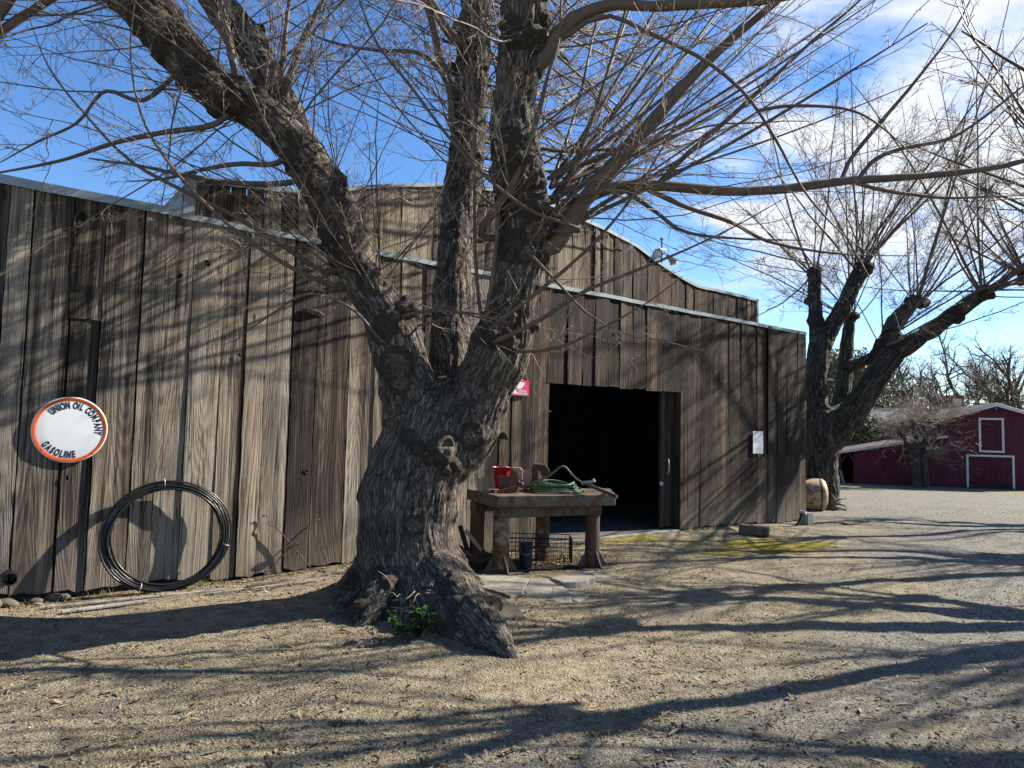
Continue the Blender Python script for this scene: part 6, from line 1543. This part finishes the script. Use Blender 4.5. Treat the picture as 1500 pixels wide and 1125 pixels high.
def wn(scale, det, rough, off=(0, 0, 0), st=(1, 1, 1)):
    m = N('ShaderNodeMapping'); m.inputs['Location'].default_value = off; m.inputs['Scale'].default_value = st; m.inputs['Rotation'].default_value = (0, 0, R(-35)); Lk(cmb.outputs[0], m.inputs[0])
    n = N('ShaderNodeTexNoise'); Lk(m.outputs[0], n.inputs['Vector']); n.inputs['Scale'].default_value = scale; n.inputs['Detail'].default_value = det; n.inputs['Roughness'].default_value = rough; n.inputs['Distortion'].default_value = .25
    return n.outputs[0]
n1 = wn(1.25, 9, .58, (1.4, 5.2, 0), (1.0, 1.55, 1)); n2 = wn(3.6, 9, .62, (7, 2, 0), (1, 1.4, 1))
# the cloud bank lies to the right of the view (towards +X), clear sky behind and to the left
az = mth('DIVIDE', sep.outputs[0], mth('MAXIMUM', sep.outputs[1], .05))
bk = N('ShaderNodeMapRange'); bk.interpolation_type = 'SMOOTHSTEP'; Lk(az, bk.inputs[0]); bk.inputs[1].default_value = -.05; bk.inputs[2].default_value = .42; bk.inputs[3].default_value = -.28; bk.inputs[4].default_value = .19
fr = N('ShaderNodeMapRange'); Lk(sep.outputs[1], fr.inputs[0]); fr.inputs[1].default_value = .0; fr.inputs[2].default_value = .35; fr.inputs[3].default_value = -.5; fr.inputs[4].default_value = 0.0
bank = mth('ADD', bk.outputs[0], fr.outputs[0])
den = mth('ADD', mth('ADD', mth('MULTIPLY', n1, .85), mth('MULTIPLY', n2, .30)), bank)
mr = N('ShaderNodeMapRange'); mr.interpolation_type = 'SMOOTHSTEP'; Lk(den, mr.inputs[0]); mr.inputs[1].default_value = .60; mr.inputs[2].default_value = .80
fade = N('ShaderNodeMapRange'); Lk(sep.outputs[2], fade.inputs[0]); fade.inputs[1].default_value = .15; fade.inputs[2].default_value = .25
fac = mth('MULTIPLY', mth('MULTIPLY', mr.outputs[0], fade.outputs[0]), .96)
hs = N('ShaderNodeHueSaturation'); Lk(sky.outputs[0], hs.inputs['Color']); hs.inputs['Saturation'].default_value = 1.2; hs.inputs['Value'].default_value = 1.12; hs.inputs['Hue'].default_value = .507
shade = N('ShaderNodeMix'); shade.data_type = 'RGBA'; mr2 = N('ShaderNodeMapRange'); Lk(den, mr2.inputs[0]); mr2.inputs[1].default_value = .75; mr2.inputs[2].default_value = 1.15
Lk(mr2.outputs[0], shade.inputs[0]); shade.inputs[6].default_value = (5.5, 5.6, 5.75, 1); shade.inputs[7].default_value = (4.1, 4.35, 4.75, 1)
mx = N('ShaderNodeMix'); mx.data_type = 'RGBA'; Lk(fac, mx.inputs[0]); Lk(hs.outputs[0], mx.inputs[6]); Lk(shade.outputs[2], mx.inputs[7])
bg = N('ShaderNodeBackground'); bg.inputs[1].default_value = .068; Lk(mx.outputs[2], bg.inputs[0])
ow = N('ShaderNodeOutputWorld'); Lk(bg.outputs[0], ow.inputs[0])
sc.view_settings.view_transform = 'Standard'; sc.view_settings.look = 'None'; sc.view_settings.exposure = 1.5; sc.view_settings.gamma = 1
sc.cycles.max_bounces = 5; sc.cycles.diffuse_bounces = 2; sc.cycles.glossy_bounces = 2; sc.cycles.transparent_max_bounces = 4
